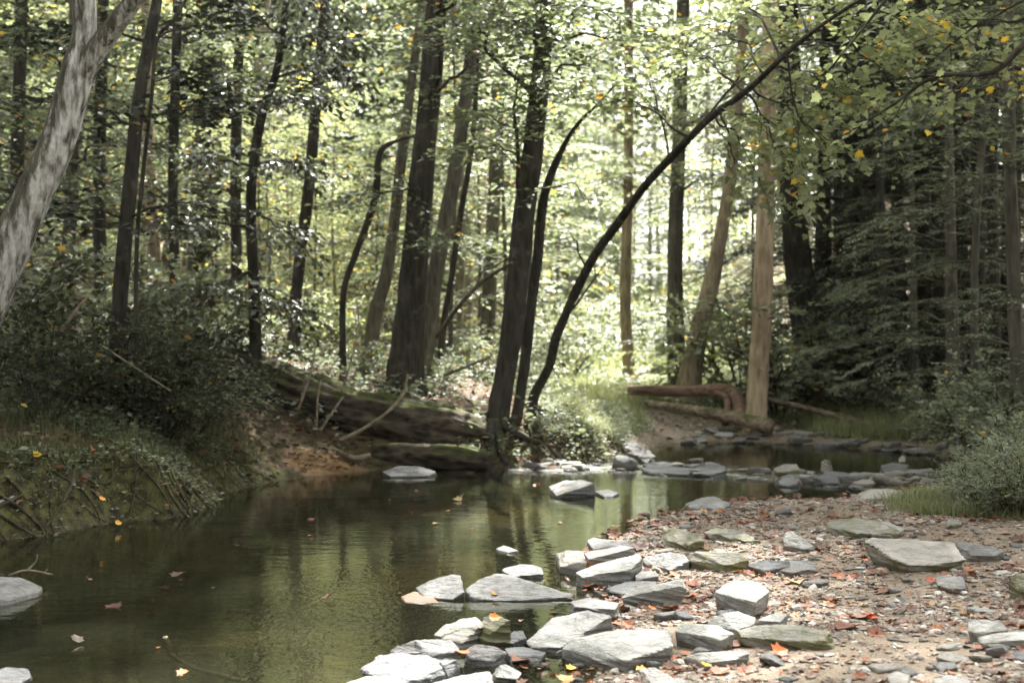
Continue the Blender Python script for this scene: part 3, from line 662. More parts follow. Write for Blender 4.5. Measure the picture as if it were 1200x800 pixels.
rock('boulder', 'dark wet stone in the bottom left corner', [(-15,788,.04),(8,780,.06),(30,782,.05),(42,790,.02),(25,800,.01),(-10,802,.02)], 'slate_dark', .98, seed=55, cat='boulder', group=W1, strata=.3)
rock('boulder', 'domed earth-brown rock on the far shore at the end of the sand', [(447,552,.05),(466,546,.09),(492,545,.10),(516,551,.05),(502,557,.02),(458,558,.02)], 'slate_dark', 1.0, seed=56, cat='boulder', group=W1, strata=.15, rough=1.3)
make_rock('slate_slab', 'white slab leaning upright on the grassy point', [[PX(*q) for q in ((731, 522, 16.7), (741, 516, 16.9), (765, 536, 16.5), (758, 543, 16.3), (733, 520, 16.95), (742, 514, 17.1), (766, 534, 16.8), (757, 545, 16.6), (740, 534, 16.6))]], 'slate_grey', 57, 1.6, 2.0, group=W1, chips=0)
rock('slate_slab', 'long dark-edged slab across the middle of the riffle', [(752,548,.05),(772,545,.06),(812,549,.05),(808,555,.03),(760,553,.03)], 'slate_dark', .85, seed=58, group=W1)
rock('slate_slab', 'grey double slab in the riffle right of the long dark-edged one', [(805,546,.05),(822,541,.09),(848,543,.09),(852,551,.06),(835,556,.03),(812,555,.03)], 'slate_dark', .88, seed=59, group=W1)
rock('boulder', 'flat-backed dark green rock upstream of the riffle', [(906,549,.09),(918,544,.14),(934,543,.14),(938,550,.10),(926,554,.04),(910,554,.05)], 'slate_mossy', .9, seed=60, cat='boulder', group=W1)
rock('boulder', 'near-black rock with a wet face in the riffle', [(912,560,.06),(920,555,.11),(932,556,.11),(936,563,.07),(926,569,.02),(914,568,.02)], 'slate_dark', .92, seed=61, cat='boulder', group=W1)
rock('boulder', 'upright tan shard in the riffle among red leaves', [(962,541,.14),(966,537,.19),(972,540,.18),(976,548,.08),(966,550,.06)], 'slate_warm', .95, seed=62, cat='boulder', group=W1, chips=0)
rock('slate_slab', 'low dark slab at the right of the riffle', [(1030,545,.08),(1046,541,.10),(1064,544,.09),(1062,551,.05),(1036,552,.04)], 'slate_dark', .88, seed=63, group=W1)
rock('boulder', 'round white stone alone in the upper pool', [(1053,537,.05),(1057,533,.08),(1061,535,.08),(1061,541,.03),(1054,541,.03)], 'slate_pale', .95, seed=64, cat='boulder', group=W1, chips=0, strata=.2)
# smaller loose stones: in the riffle, along the far shore and over the bar
def loose_stones(n, pick, label, group, mats, lo, hi, seed):
    r = random.Random(seed); protos = []
    for k in range(6):
        pts = []
        m = r.randint(6, 8)
        for zz, sc in ((1, 1), (0, 1.05)):
            for j in range(m):
                a = j/m*2*math.pi + r.uniform(-.25, .25); q = r.uniform(.75, 1.15)*sc
                pts.append((math.cos(a)*q*.5, math.sin(a)*q*.34, zz*r.uniform(.16, .26) - .05))
        bm = hull_bm([Vector(p) for p in pts]); v, n_, f = remeshed(bm, .035)
        v = v + n_*(.03*fbm(v[:, 0]*3, v[:, 1]*3, v[:, 2]*5, seed+k, 3) + .012*vnoise(v[:, 2]*40, v[:, 0]*2, v[:, 1]*2, seed+k))[:, None]
        for mm in mats:
            protos.append(mesh_from('stone', v, f)); protos[-1].materials.append(M[mm])
    for k in range(n):
        x, y = pick(r); s = math.exp(r.uniform(math.log(lo), math.log(hi)))
        o = bpy.data.objects.new('stone', r.choice(protos)); COL.objects.link(o)
        o.location = (x, y, max(gz(x, y), -.004)); o.scale = (s, s*r.uniform(.8, 1.4), s*r.uniform(.6, 1.3))
        o.rotation_euler = (r.gauss(0, .13), r.gauss(0, .13), r.uniform(0, 6.28))
        tag(o, label, 'stone', group)
def pick_riffle(r):
    k = r.randrange(len(RIFFLE)-1); t = r.random(); p = RIFFLE[k]*(1-t)+RIFFLE[k+1]*t
    return p[0]+r.gauss(0, .15), p[1]+r.gauss(0, .42)
def pick_far(r):
    while True:
        p = W(r.uniform(800, 1120), r.uniform(512, 534)); d = float(sdf_poly(np.array([p[0]]), np.array([p[1]]), SH)[0])
        if -.25 < d < .9: return p
def pick_bar(r):
    while True:
        px, py = r.uniform(640, 1210), 600 + 210*r.random()**.8
        p = GP(px, py)
        if float(bar_weight(np.array([p[0]]), np.array([p[1]]))[0][0]) > .6: return p[0], p[1]
loose_stones(135, pick_riffle, 'loose stone lying in the shallow riffle between the two pools', 'loose stones in the riffle', ['slate_grey', 'slate_dark', 'slate_warm'], .07, .38, 5)
loose_stones(62, pick_far, 'loose grey stone on the far shore below the dark woods', 'loose stones along the far shore', ['slate_grey', 'slate_pale', 'slate_dark'], .10, .36, 6)
loose_stones(90, pick_bar, 'small loose stone among pebbles and leaves on the gravel bar', 'small stones on the gravel bar', ['slate_grey', 'slate_pale', 'slate_warm', 'slate_dark'], .05, .17, 7)

def pick_shallow(r):
    while True:
        p = (r.uniform(-1.6, 1.4), r.uniform(5.5, 10.5)); d = float(sdf_poly(np.array([p[0]]), np.array([p[1]]), SH)[0])
        if -.9 < d < -.05: return p
loose_stones(10, pick_shallow, 'stone under the shallow brown water off the gravel bar', 'stones on the stream bed by the gravel bar', ['slate_warm', 'slate_dark', 'slate_rust'], .07, .26, 8)
for o in bpy.data.objects:
    if o.get('group') == 'stones on the stream bed by the gravel bar': o.location.z = gz(o.location.x, o.location.y) + .005
# ------------------------------------------------------------------ gravel and fallen leaves
t = (1+5**.5)/2
ICO = np.array([(-1,t,0),(1,t,0),(-1,-t,0),(1,-t,0),(0,-1,t),(0,1,t),(0,-1,-t),(0,1,-t),(t,0,-1),(t,0,1),(-t,0,-1),(-t,0,1)])/1.902
ICOF = np.array([(0,11,5),(0,5,1),(0,1,7),(0,7,10),(0,10,11),(1,5,9),(5,11,4),(11,10,2),(10,7,6),(7,1,8),(3,9,4),(3,4,2),(3,2,6),(3,6,8),(3,8,9),(4,9,5),(2,4,11),(6,2,10),(8,6,7),(9,8,1)])
def scatter_bar(n, near=True):
    """world-uniform points over the gravel, thinned with distance"""
    X = rng.uniform(-.4, 5.6, n*6); Y = 4.4 + 11*rng.random(n*6)**1.25
    w, s = bar_weight(X, Y); z = ground(X, Y)
    ok = (w > .35) & (z > -.07) & (rng.random(len(X)) < .30 + .9*smooth(-.25, .35, fbm(X*1.4, Y*1.4, None, 77, 3))) & (np.abs(X) < .37*Y)
    i = np.flatnonzero(ok)[:n]; return X[i], Y[i], z[i]
def rot_random(n, tiltsd):
    a = rng.uniform(0, 2*np.pi, n); tx, ty = rng.normal(0, tiltsd, n), rng.normal(0, tiltsd, n)
    up = np.stack([tx, ty, np.ones(n)], 1); up /= np.linalg.norm(up, axis=1)[:, None]
    d = np.stack([np.cos(a), np.sin(a), np.zeros(n)], 1); d -= up*np.sum(up*d, 1)[:, None]; d /= np.linalg.norm(d, axis=1)[:, None]
    return d, np.cross(up, d), up
X, Y, Z = scatter_bar(36000)
farx = rng.uniform(1.5, 4.6, 3000); fary = rng.uniform(18, 22, 3000); w, s = bar_weight(farx, fary); k = (w > .4)
sx = rng.normal(-1.95, .55, 900); sy = rng.normal(15.1, .4, 900)
X = np.concatenate([X, farx[k]]); Y = np.concatenate([Y, fary[k]]); Z = ground(X, Y)
n = len(X); d, w, u = rot_random(n, .18)
sz = .0072*np.exp(rng.normal(0, .55, n)) * (1 + .04*(Y-6)); sz = np.clip(sz, .004, .045)
lx, ly, lz = sz*rng.uniform(.9, 1.6, n), sz*rng.uniform(.6, 1.1, n), sz*rng.uniform(.22, .6, n)
base = ICO[None]*(1 + rng.uniform(-.28, .28, (n, 12, 1)))
V = np.stack([X, Y, Z + lz*.3], 1)[:, None] + base[:, :, 0:1]*(lx[:, None]*d)[:, None] + base[:, :, 1:2]*(ly[:, None]*w)[:, None] + base[:, :, 2:3]*(lz[:, None]*u)[:, None]
F_ = (ICOF[None] + (np.arange(n)*12)[:, None, None]).reshape(-1, 3)
me = mesh_from('gravel', V.reshape(-1, 3), [F_], {'tint': np.repeat(rng.random(n), 12)}, False)
m, nt, out = mat('gravel_pebbles'); N = NT(nt)
c = N.ramp(N.attr('tint'), [(0, (.06, .05, .042)), (.2, (.12, .096, .074)), (.4, (.18, .146, .112)), (.55, (.225, .19, .148)), (.66, (.22, .145, .105)), (.8, (.27, .24, .20)), (.93, (.36, .34, .30)), (1, (.47, .45, .42))])
tcn = N.n('TexCoord').outputs['Object']
c = N.mix(N.mr(N.noise(tcn, 120, 3), .3, .7, .35, 0), c, (.12, .10, .08))
N.link(N.bsdf(c, .75, .3), out.inputs[0])
tag(new_obj('gravel', me, m), kind='stuff')

def litter(name, X, Y, size, shape, material, tint, lift=.006, tilt=.22):
    mb = MB(); Z = np.maximum(ground(X, Y), .002); n = len(X); d, w, u = rot_random(n, tilt)
    put_leaves(mb, np.stack([X, Y, Z + lift], 1), d, u, size, tint, shape)
    return mb.mesh(name, False)
X, Y, Z = scatter_bar(6500); k = rng.random(len(X)) < .4 + .9*smooth(-.05, .35, fbm(X*2.6, Y*2.6, None, 99, 3)); X, Y = X[k], Y[k]
Xf, Yf = rng.uniform(-2.6, 1.0, 60), rng.uniform(6, 15.5, 60); kf = (sdf_poly(Xf, Yf, SH) < -.1) & (np.abs(Xf) < .36*Yf); Xf, Yf = Xf[kf], Yf[kf]
X2, Y2 = rng.uniform(-.6, 1.6, 500), rng.uniform(5.4, 8.5, 500); d_ = sdf_poly(X2, Y2, SH); k = (d_ > -.35) & (d_ < .2)
X = np.concatenate([X, X2[k], Xf]); Y = np.concatenate([Y, Y2[k], Yf])
curled = (LEAF_MAPLE[0]*np.array([1, 1, 1.0]) + np.array([[0, 0, .22*(p[0]-.5)**2 + .35*p[1]**2] for p in LEAF_MAPLE[0]]), LEAF_MAPLE[1])
me = litter('leaf_litter', X, Y, (.040*np.exp(rng.normal(0, .42, len(X)))), curled, None, np.clip(rng.normal(.46, .25, len(X)), 0, 1))
tag(new_obj('leaf_litter', me, M['litter']), kind='stuff')
# woodland floor litter on the left bank and under the trees
n = 26000
X = np.concatenate([rng.uniform(-9, 0.6, n), rng.uniform(1, 12, n//2)]); Y = np.concatenate([rng.uniform(9, 26, n), rng.uniform(15, 28, n//2)])
k = (sdf_poly(X, Y, SH) > .03); X, Y = X[k], Y[k]
k = (np.abs(X) < .38*Y) & ~((X > 1.0) & (X < 6) & (Y > 17.5) & (rng.random(len(X)) < .75)); X, Y = X[k], Y[k]
me = litter('woodland_floor_leaves', X, Y, .07*np.exp(rng.normal(0, .25, len(X))), LEAF_OVAL, None, np.clip(rng.normal(.28, .2, len(X)), 0, 1), .012, .35)
tag(new_obj('woodland_floor_leaves', me, M['litter']), kind='stuff')

# single bright leaves the eye picks out
def single_leaf(label, px, py, size, tint, h=.012, rz=0, tilt=(.2, .1)):
    p = GP(px, py, h); mb = MB()
    put_leaves(mb, np.zeros((1, 3)), np.array([[math.cos(rz), math.sin(rz), .05]]), np.array([[tilt[0], tilt[1]-.35, 1.]]), np.array([size]), np.array([tint]), curled)
    o = new_obj('fallen_leaf', mb.mesh('fallen_leaf', False), M['leaf_fallen']); o.location = p
    tag(o, label, 'leaf', 'bright single fallen leaves')
for a in [('orange-red maple leaf curled up in front of the mossy rib of rock', 906, 764, .085, .3, .03, .6, (.3, -.2)),
          ('yellow leaf lying on mud in front of the flat elongated slab', 826, 780, .05, .95, .02, 1.2),
          ('orange leaf stuck on top of the mossy dark boulder', 573, 724, .06, .5, .175, .3, (.1, -.3)),
          ('orange-red leaf on the ledge left of the low pale rock', 545, 766, .07, .35, .09, 2.),
          ('small round yellow leaf in the wet hollow under the broad slab', 664, 783, .05, .97, .02, .5),
          ('amber leaf at the right under the front of the broad slab', 745, 785, .06, .8, .02, .1),
          ('orange leaf in the gap between layered grey slab and gravel', 762, 713, .05, .4, .03, 1.),
          ('red leaf beside the jagged end of the layered slab', 817, 697, .055, .15, .03, 2.4),
          ('red leaf on gravel at the foot of the small layered grey stone', 1086, 680, .06, .05, .02, .2),
          ('orange leaf propped against the mid-stream rock', 661, 575, .09, .55, .07, 1.5, (.1, -.8)),
          ('pale orange leaf wet on the flank of the main reef rock', 577, 696, .05, .55, .03, .9),
          ('red leaf flat on bare gravel left of the biggest buff slab', 1015, 657, .06, .25, .02, 1.9),
          ('dark red leaf on gravel above the mossy rib of rock', 1015, 723, .07, .12, .02, .4),
          ('yellow leaf on the mossy bank among the grey weeds', 38, 529, .07, .97, .05, .4, (.1, -.9)),
          ('pale tan leaf on the rim of the mossy bank', 117, 554, .065, .62, .04, 1.1, (.1, -.9)),
          ('orange-yellow leaf low on the root-bound bank face', 135, 613, .06, .8, .05, .8, (.1, -.9))]:
    single_leaf(*a)
# ------------------------------------------------------------------ trees
def roots_for(wood, base, r0, n, length, seed):
    r = random.Random(seed)
    for k in range(n):
        a = k/n*6.283 + r.uniform(-.4, .4); L = length*r.uniform(.6, 1.2); pts = []
        for j in range(6):
            f = j/5; aa = a + .5*f*r.uniform(-1, 1)
            x, y = base[0] + math.cos(aa)*(r0*.5 + L*f), base[1] + math.sin(aa)*(r0*.5 + L*f)
            pts.append((x, y, max(gz(x, y), -.2) + r0*(.55*(1-f)**2) + .01 - .04*f))
        tube(wood, catmull(pts, 3), np.linspace(r0*.42, .008, 16), 6, .15, seed+k)

def tree(name, label, pts, bark, leafm='leaf', top=13, limbs=(), canopy=None, lv=None, sides=12, rough=.10, group=None, cat='tree', roots=(5, .6), grow=True, ground_base=True, forks=(), seed=1, ctint=0., lvs=None):
    """pts: (px, py, width px, depth) from the base upwards; limbs: dicts or tuples (start py, end px, end py, end depth, radius px, options)"""
    p = np.array([[*PX(a, b, y), w/2*y/FPX] for a, b, w, y in pts])
    if ground_base:
        z0 = gz(p[0, 0], p[0, 1])
        if p[0, 2] > z0 + .05:
            h = p[0, 2] - z0; d = p[0]-p[1]; sl = np.clip(-d[:2]/(d[2] - 1e-6) if abs(d[2]) > 1e-3 else 0*d[:2], -.7, .7)
            x, y = p[0, 0] + sl[0]*h*-1*-1*0 + 0, p[0, 1]
            p = np.vstack([[x, y, z0-.12, p[0, 3]*1.5], [x, y, z0+.10, p[0, 3]*1.15], p]) if h > .35 else np.vstack([[x, y, z0-.12, p[0, 3]*1.35], p])
        else:
            p = np.vstack([[p[0, 0], p[0, 1], min(z0, p[0, 2])-.15, p[0, 3]*1.25], p])
    base = p[0, :3].copy(); base[2] += .12
    if grow:
        while p[-1, 2] < top:
            d = p[-1, :3]-p[-2, :3]; d /= np.linalg.norm(d); d = d*.8 + np.array([0, 0, .35]); d /= np.linalg.norm(d)
            q = p[-1].copy(); q[:3] += d*1.6 + np.array([rng.normal(0, .06), rng.normal(0, .06), 0]); q[3] *= .82; p = np.vstack([p, q])
    s = catmull(p, 6); s[:, 3] = np.maximum(s[:, 3], .006)
    wood = MB(); tube(wood, s[:, :3], s[:, 3], sides, rough, seed)
    if roots and ground_base: roots_for(wood, base, p[1, 3]*1.1, roots[0], roots[1], seed)
    spy = HY - (s[:, 2]-HCAM)/s[:, 1]*FPX
    for fk in forks:                                     # secondary stems, (px, py, width, depth) from the attachment on
        q = np.array([[*PX(a, b, y), w/2*y/FPX] for a, b, w, y in fk]); q = catmull(q, 6); tube(wood, q[:, :3], np.maximum(q[:, 3], .004), 8, rough, seed+3)
    leaves = Leaves(**(lv or {})); sets = [leaves]
    for L in limbs:
        spy0, ex, ey, eY, rpx = L[:5]; o = dict(L[5]) if len(L) > 5 else {}
        i = int(np.argmin(np.abs(spy-spy0))); a = s[i, :3]
        if 'at' in o: ax, ay, aY = o.pop('at'); a = PX(ax, ay, aY)
        b = PX(ex, ey, eY)
        limb(wood, None if o.pop('noleaf', False) else leaves, a, b, rpx/2*a[1]/FPX, **o)
    if canopy:
        cr, cn = canopy; can = Leaves(size=.17, tint=.35 + ctint, gap=.10, yellow=.004); sets.append(can)
        c = s[-1, :3] - np.array([0, 0, cr*.25])
        for k in range(7):
            a = k*.9 + rng.uniform(0, 1); e = c + np.array([math.cos(a)*cr*.8, math.sin(a)*cr*.8, rng.uniform(-.1, .5)*cr])
            tube(wood, catmull([s[-4 - k % 3, :3], (s[-3, :3]+e)/2 + [0, 0, .2], e], 4), np.linspace(max(.02, s[-4, 3]*.6), .01, 9), 5)
        v = rng.normal(0, 1, (cn, 3)); v /= np.linalg.norm(v, axis=1)[:, None]; v *= rng.random((cn, 1))**.45*np.array([cr, cr, cr*.55])
        v[:, 2] = np.round(v[:, 2]/.45)*.45 + rng.normal(0, .08, cn)
        keep = vnoise((c+v)[:, 0]*.8, (c+v)[:, 1]*.8, (c+v)[:, 2]*1.1, seed) > -.25
        for q in v[keep]: can.twig(c+q, np.array([q[0], q[1], 0]) + rng.normal(0, .6*cr, 3)*[1, 1, .15], .7)
    root = thing(name, label, cat, base, group)
    new_obj('trunk', wood.mesh('trunk', True, base), M[bark], root)
    mb = MB(); [x.build(mb) for x in sets]
    if mb.v: new_obj('crown', mb.mesh('crown', False, base), M[leafm], root)
    return root

YG = dict(size=.078, shape=LEAF_MAPLE, tint=.58, yellow=.02, tilt=.5, gap=.062)
MID = dict(size=.10, shape=LEAF_SIMPLE, tint=.42, yellow=.012, gap=.06)
BRIGHT = dict(size=.10, shape=LEAF_SIMPLE, tint=.62, yellow=.03, gap=.06)
DRK = dict(size=.10, shape=LEAF_OVAL, tint=.35, yellow=.012, gap=.065)

def fan(spy, pts, rpx=5, **o):
    """several limbs from the same height of a trunk"""
    return [(spy, x, y, Y, rpx, o) for x, y, Y in pts]

# T1 pale leaning tree, forked
tree('leaning_tree', 'pale lichen-streaked forked tree leaning in from the left edge over the bank',
     [(-92, 500, 60, 10.2), (-40, 400, 54, 10.2), (-2, 318, 48, 10.2), (37, 235, 43, 10.2), (70, 160, 40, 10.2), (90, 90, 39, 10.2), (99, 40, 28, 10.2), (97, -20, 26, 10.2), (85, -120, 26, 10.3), (70, -300, 22, 10.4)],
     'bark_lichen_lit', 'leaf_dark', 12, canopy=(2.4, 900), sides=20, rough=.13, seed=3, lv=DRK,
     forks=[[(86, 110, 33, 10.2), (107, 70, 28, 10.15), (131, 35, 26, 10.1), (160, -5, 23, 10.0), (200, -70, 22, 9.9), (250, -190, 12, 9.8)]])
# T2 dark thin trunks left
tree('slim_tree', 'dark slim trunk just right of the pale leaning tree', [(135, 440, 20, 13.5), (142, 330, 18, 13.5), (152, 220, 17, 13.5), (164, 110, 15, 13.5), (186, -10, 12, 13.5), (200, -120, 10, 13.5)], 'bark_dark', 'leaf_dark', 9,
     fan(60, [(60, 40, 13.2), (250, 30, 14.2)], 4, spread=.7) + fan(150, [(90, 130, 12.8), (245, 130, 14)], 4, spread=.7) + fan(260, [(60, 250, 13), (230, 240, 13.2)], 4, spread=.7), (1.8, 600), MID, seed=5)
tree('slim_tree', 'hair-thin curving sapling right of the dark slim trunk', [(160, 300, 5, 13), (167, 210, 5, 13), (178, 110, 4.5, 13), (185, 45, 4, 13), (215, 5, 3.5, 13)], 'bark_dark', 'leaf_dark', 6, fan(100, [(215, 90, 13)], 2, spread=.5), None, DRK, 6, seed=6, roots=None)
tree('broad_tree', 'thick black trunk deep in the woods, left of the pale bare trunk', [(236, 420, 40, 27), (238, 300, 36, 27), (243, 130, 34, 27), (247, -20, 32, 27)], 'bark_dark', 'leaf', 16, fan(60, [(190, 40, 25), (300, 60, 26)], 5, spread=1.2) + fan(160, [(170, 180, 25), (300, 200, 25)], 5, spread=1.2), (3.5, 800), MID, seed=7)
tree('straight_tree', 'pale bare straight trunk behind the vine-clad stem', [(304, 420, 22, 29), (306, 250, 20, 29), (308, 100, 18, 29), (309, -10, 17, 29)], 'bark_pale', 'leaf', 17, fan(120, [(270, 130, 28), (350, 150, 28)], 4, spread=1.1), (3, 700), MID, seed=8)
# T5 vine-clad stem with glossy leaves
tree('vine_clad_tree', 'thin crooked stem smothered in glossy pale-reflecting vine leaves', [(300, 440, 16, 16.6), (298, 340, 14, 16.6), (294, 230, 12, 16.6), (306, 140, 11, 16.6), (325, 80, 9, 16.6), (336, 0, 8, 16.6), (345, -80, 7, 16.6)], 'bark_dark', 'leaf_gloss', 7,
     [(380, 240, 420, 16.2, 5, dict(spread=.5)), (330, 230, 350, 16.1, 5, dict(spread=.5)), (340, 335, 360, 16.2, 5, dict(spread=.4)), (270, 225, 270, 16.2, 5, dict(spread=.5)), (250, 340, 280, 16.2, 4, dict(spread=.5)), (200, 245, 190, 16.3, 4, dict(spread=.45)),
      (190, 345, 190, 16.2, 4, dict(spread=.5)), (140, 275, 110, 16.3, 4, dict(spread=.5)), (130, 355, 120, 16.1, 4, dict(spread=.5)), (60, 385, 45, 16.0, 4, dict(spread=.5)), (40, 290, 20, 16.2, 4, dict(spread=.5)), (90, 400, 90, 15.9, 4, dict(spread=.5)), (-20, 365, 0, 16.0, 4, dict(spread=.6))],
     None, dict(size=.095, shape=LEAF_OVAL, tint=.5, tilt=.75, gap=.055, hang=.35, yellow=.005), seed=9)
tree('slim_tree', 'dark twin-bend trunk rising right of the vine-clad stem', [(345, 370, 15, 19), (352, 300, 14, 19), (362, 220, 14, 19), (370, 130, 13, 19), (378, 40, 12, 19), (384, -40, 11, 19)], 'bark_dark', 'leaf', 12, fan(100, [(330, 70, 18.5), (345, 110, 18.5), (300, 100, 18)], 4, spread=1.) + fan(200, [(400, 200, 18.4)], 4, spread=.8), (2.4, 600), MID, seed=10)
tree('crooked_tree', 'thin crooked dark stem hooked at the top, left of the big dark trunk', [(402, 350, 8, 18.5), (412, 310, 8, 18.5), (430, 262, 9, 18.5), (441, 225, 9, 18.5), (445, 180, 8, 18.5), (465, 165, 5, 18.5), (490, 158, 4, 18.5)], 'bark_dark', 'leaf', 4, fan(200, [(478, 215, 18)], 3, spread=.4, n_sub=4), None, MID, 6, roots=None, seed=11, grow=False)
tree('slender_tree', 'leaning slender grey trunk between crooked stem and big dark trunk', [(432, 440, 20, 20), (440, 370, 17, 20), (455, 310, 14, 20), (468, 210, 13, 20), (480, 110, 11, 20), (490, 40, 10, 20), (498, -40, 10, 20)], 'bark_mid', 'leaf', 13, fan(60, [(540, 30, 19)], 4, spread=1) + fan(160, [(500, 150, 19.4)], 3, spread=.9), (2.4, 600), MID, seed=12)
# T9 big dark trunk
tree('big_tree', 'big dark trunk with a broad foot behind the fallen mossy log', [(474, 448, 48, 18), (479, 400, 38, 18), (485, 320, 32, 18), (494, 210, 28, 18), (504, 105, 26, 18), (512, 0, 25, 18), (517, -80, 24, 18)], 'bark_dark', 'leaf', 16,
     fan(120, [(575, 70, 16.5), (535, 40, 16)], 6, spread=1.2) + fan(20, [(590, 10, 16), (510, -40, 15.5)], 7, spread=1.3) + fan(230, [(420, 235, 17.2)], 4, spread=.9) + fan(290, [(540, 285, 17)], 3, spread=.8),
     (3.4, 1000), MID, 16, .15, seed=13)
tree('slender_tree', 'smooth straight dark trunk leaning right, joined low behind the big dark trunk', [(503, 430, 20, 19), (508, 340, 19, 19), (520, 270, 18, 19), (536, 185, 16, 19), (549, 90, 15, 19), (557, 10, 14, 19), (563, -60, 13, 19)], 'bark_mid', 'leaf', 14, fan(60, [(600, 50, 18), (520, 20, 18.5)], 4, spread=1.), (2.4, 600), MID, seed=14)
tree('slim_tree', 'thin black pole trunk right of the big dark trunk', [(515, 445, 12, 19.5), (520, 380, 9, 19.5), (530, 320, 8, 19.5), (540, 250, 8, 19.5), (553, 170, 7, 19.5), (560, 60, 6, 19.5)], 'bark_dark', 'leaf', 8, fan(150, [(590, 150, 19)], 3, spread=.8), (1.4, 250), MID, 6, seed=15, roots=None)
tree('straight_tree', 'hazy grey straight trunk midway between the big dark trunk and the middle tree', [(570, 440, 18, 26), (574, 330, 17, 26), (580, 200, 15, 26), (583, 80, 13, 26), (585, -20, 12, 26)], 'bark_mid', 'leaf', 15, fan(150, [(540, 140, 25), (620, 150, 25)], 4, spread=1.1), (2.6, 600), BRIGHT, seed=16)
tree('straight_tree', 'pale far trunk glimpsed just right of the thin black pole trunk', [(546, 440, 14, 32), (549, 300, 13, 32), (552, 160, 12, 32), (556, 0, 11, 32)], 'bark_pale', 'leaf', 17, fan(220, [(520, 220, 31), (585, 240, 31)], 4, spread=1.2), (2.6, 600), BRIGHT, seed=17)
for lab, px, Y, w_ in [('tall shaded trunk left of the dark straight trunk', 1020, 30, 15), ('tall shaded trunk behind the feathery light green hemlock', 1100, 23, 15), ('tall shaded trunk between the leaning trunk and the dark grey trunk', 1165, 20, 13), ('tall trunk added past the right edge, its high crown shading the woods', 1225, 21, 16), ('tall dark trunk in the shadows just right of the broad black one', 1004, 28, 19),
                       ('tall dim trunk at the left edge behind the pale leaning tree', 22, 18, 17), ('tall dim trunk seen right of the pale leaning tree', 118, 20, 16), ('tall dim trunk half lost in leaves left of the thick black trunk', 205, 19, 13), ('tall trunk added outside the left edge, its high crown shading the bank', -75, 14, 20), ('tall dim trunk half hidden behind the vine-clad stem', 278, 22, 14)]:
    tree('shade_tree', lab, [(px, 470, w_*1.2, Y), (px + 1, 380, w_, Y), (px - 2, 200, w_*.93, Y), (px + 3, 20, w_*.86, Y), (px + 2, -90, w_*.8, Y)], 'bark_dark', 'leaf' if px < 300 else 'leaf_dark', 14.5, fan(60, [(px - 45, 50, Y), (px + 50, 40, Y - .5)], 4, spread=1.1) + ([(130, px - 70, 120, Y - .6, 4, dict(spread=1.1)), (140, px + 75, 115, Y - .3, 4, dict(spread=1.1)), (210, px + 60, 205, Y - .8, 4, dict(spread=1.)), (230, px - 60, 215, Y, 4, dict(spread=1.))] if px < 300 else []), (4.4, 2000), MID, 10, seed=int(px) % 97 + 100)  # high crowns above the frame added to keep these woods dark
# T13 the middle tree
tree('twin_stem_tree', 'dark twin-stemmed tree on the stream bank in the middle', [(577, 528, 30, 16.3), (583, 495, 25, 16.4), (592, 440, 24, 16.4), (605, 350, 26, 16.4), (614, 255, 26, 16.4), (626, 160, 24, 16.4), (636, 60, 22, 16.4), (641, -10, 21, 16.4), (650, -90, 20, 16.4)], 'bark_dark', 'leaf', 14,
     [(250, 595, 80, 15, 7, dict(spread=.8, n_sub=6)), (130, 525, 22, 14.6, 7, dict(spread=.9)), (100, 700, 70, 14.6, 6, dict(spread=1.)), (60, 590, 30, 14.8, 6, dict(spread=.9)), (30, 720, 15, 14.4, 6, dict(spread=1.)), (10, 600, -20, 14.5, 6, dict(spread=1.1)), (-30, 690, -40, 14, 6, dict(spread=1.2)), (90, 655, 110, 15.2, 4, dict(spread=.8)), (45, 760, 60, 15, 5, dict(spread=1.1, n_sub=10)), (170, 560, 130, 15.6, 3, dict(spread=.8)), (0, 640, 40, 15, 5, dict(spread=1.1, n_sub=10)), (-40, 740, -10, 15, 5, dict(spread=1.2, n_sub=10)),
      (300, 545, 350, 15.2, 4, dict(spread=.4, n_sub=4, noleaf=True)), (200, 560, 165, 15, 4, dict(spread=.7)), (230, 700, 235, 15, 3, dict(spread=.5, twigs=1, n_sub=5))],
     (2.6, 600), MID, 16, .16, seed=18, roots=(7, .9),
     forks=[[(603, 500, 14, 16.7), (610, 460, 13, 16.7), (619, 390, 13, 16.7), (629, 310, 12, 16.7), (636, 240, 11, 16.6), (648, 200, 9, 16.4), (664, 165, 6, 16.2), (682, 140, 4.5, 16), (703, 120, 3, 15.8), (722, 98, 1.5, 15.6)]])
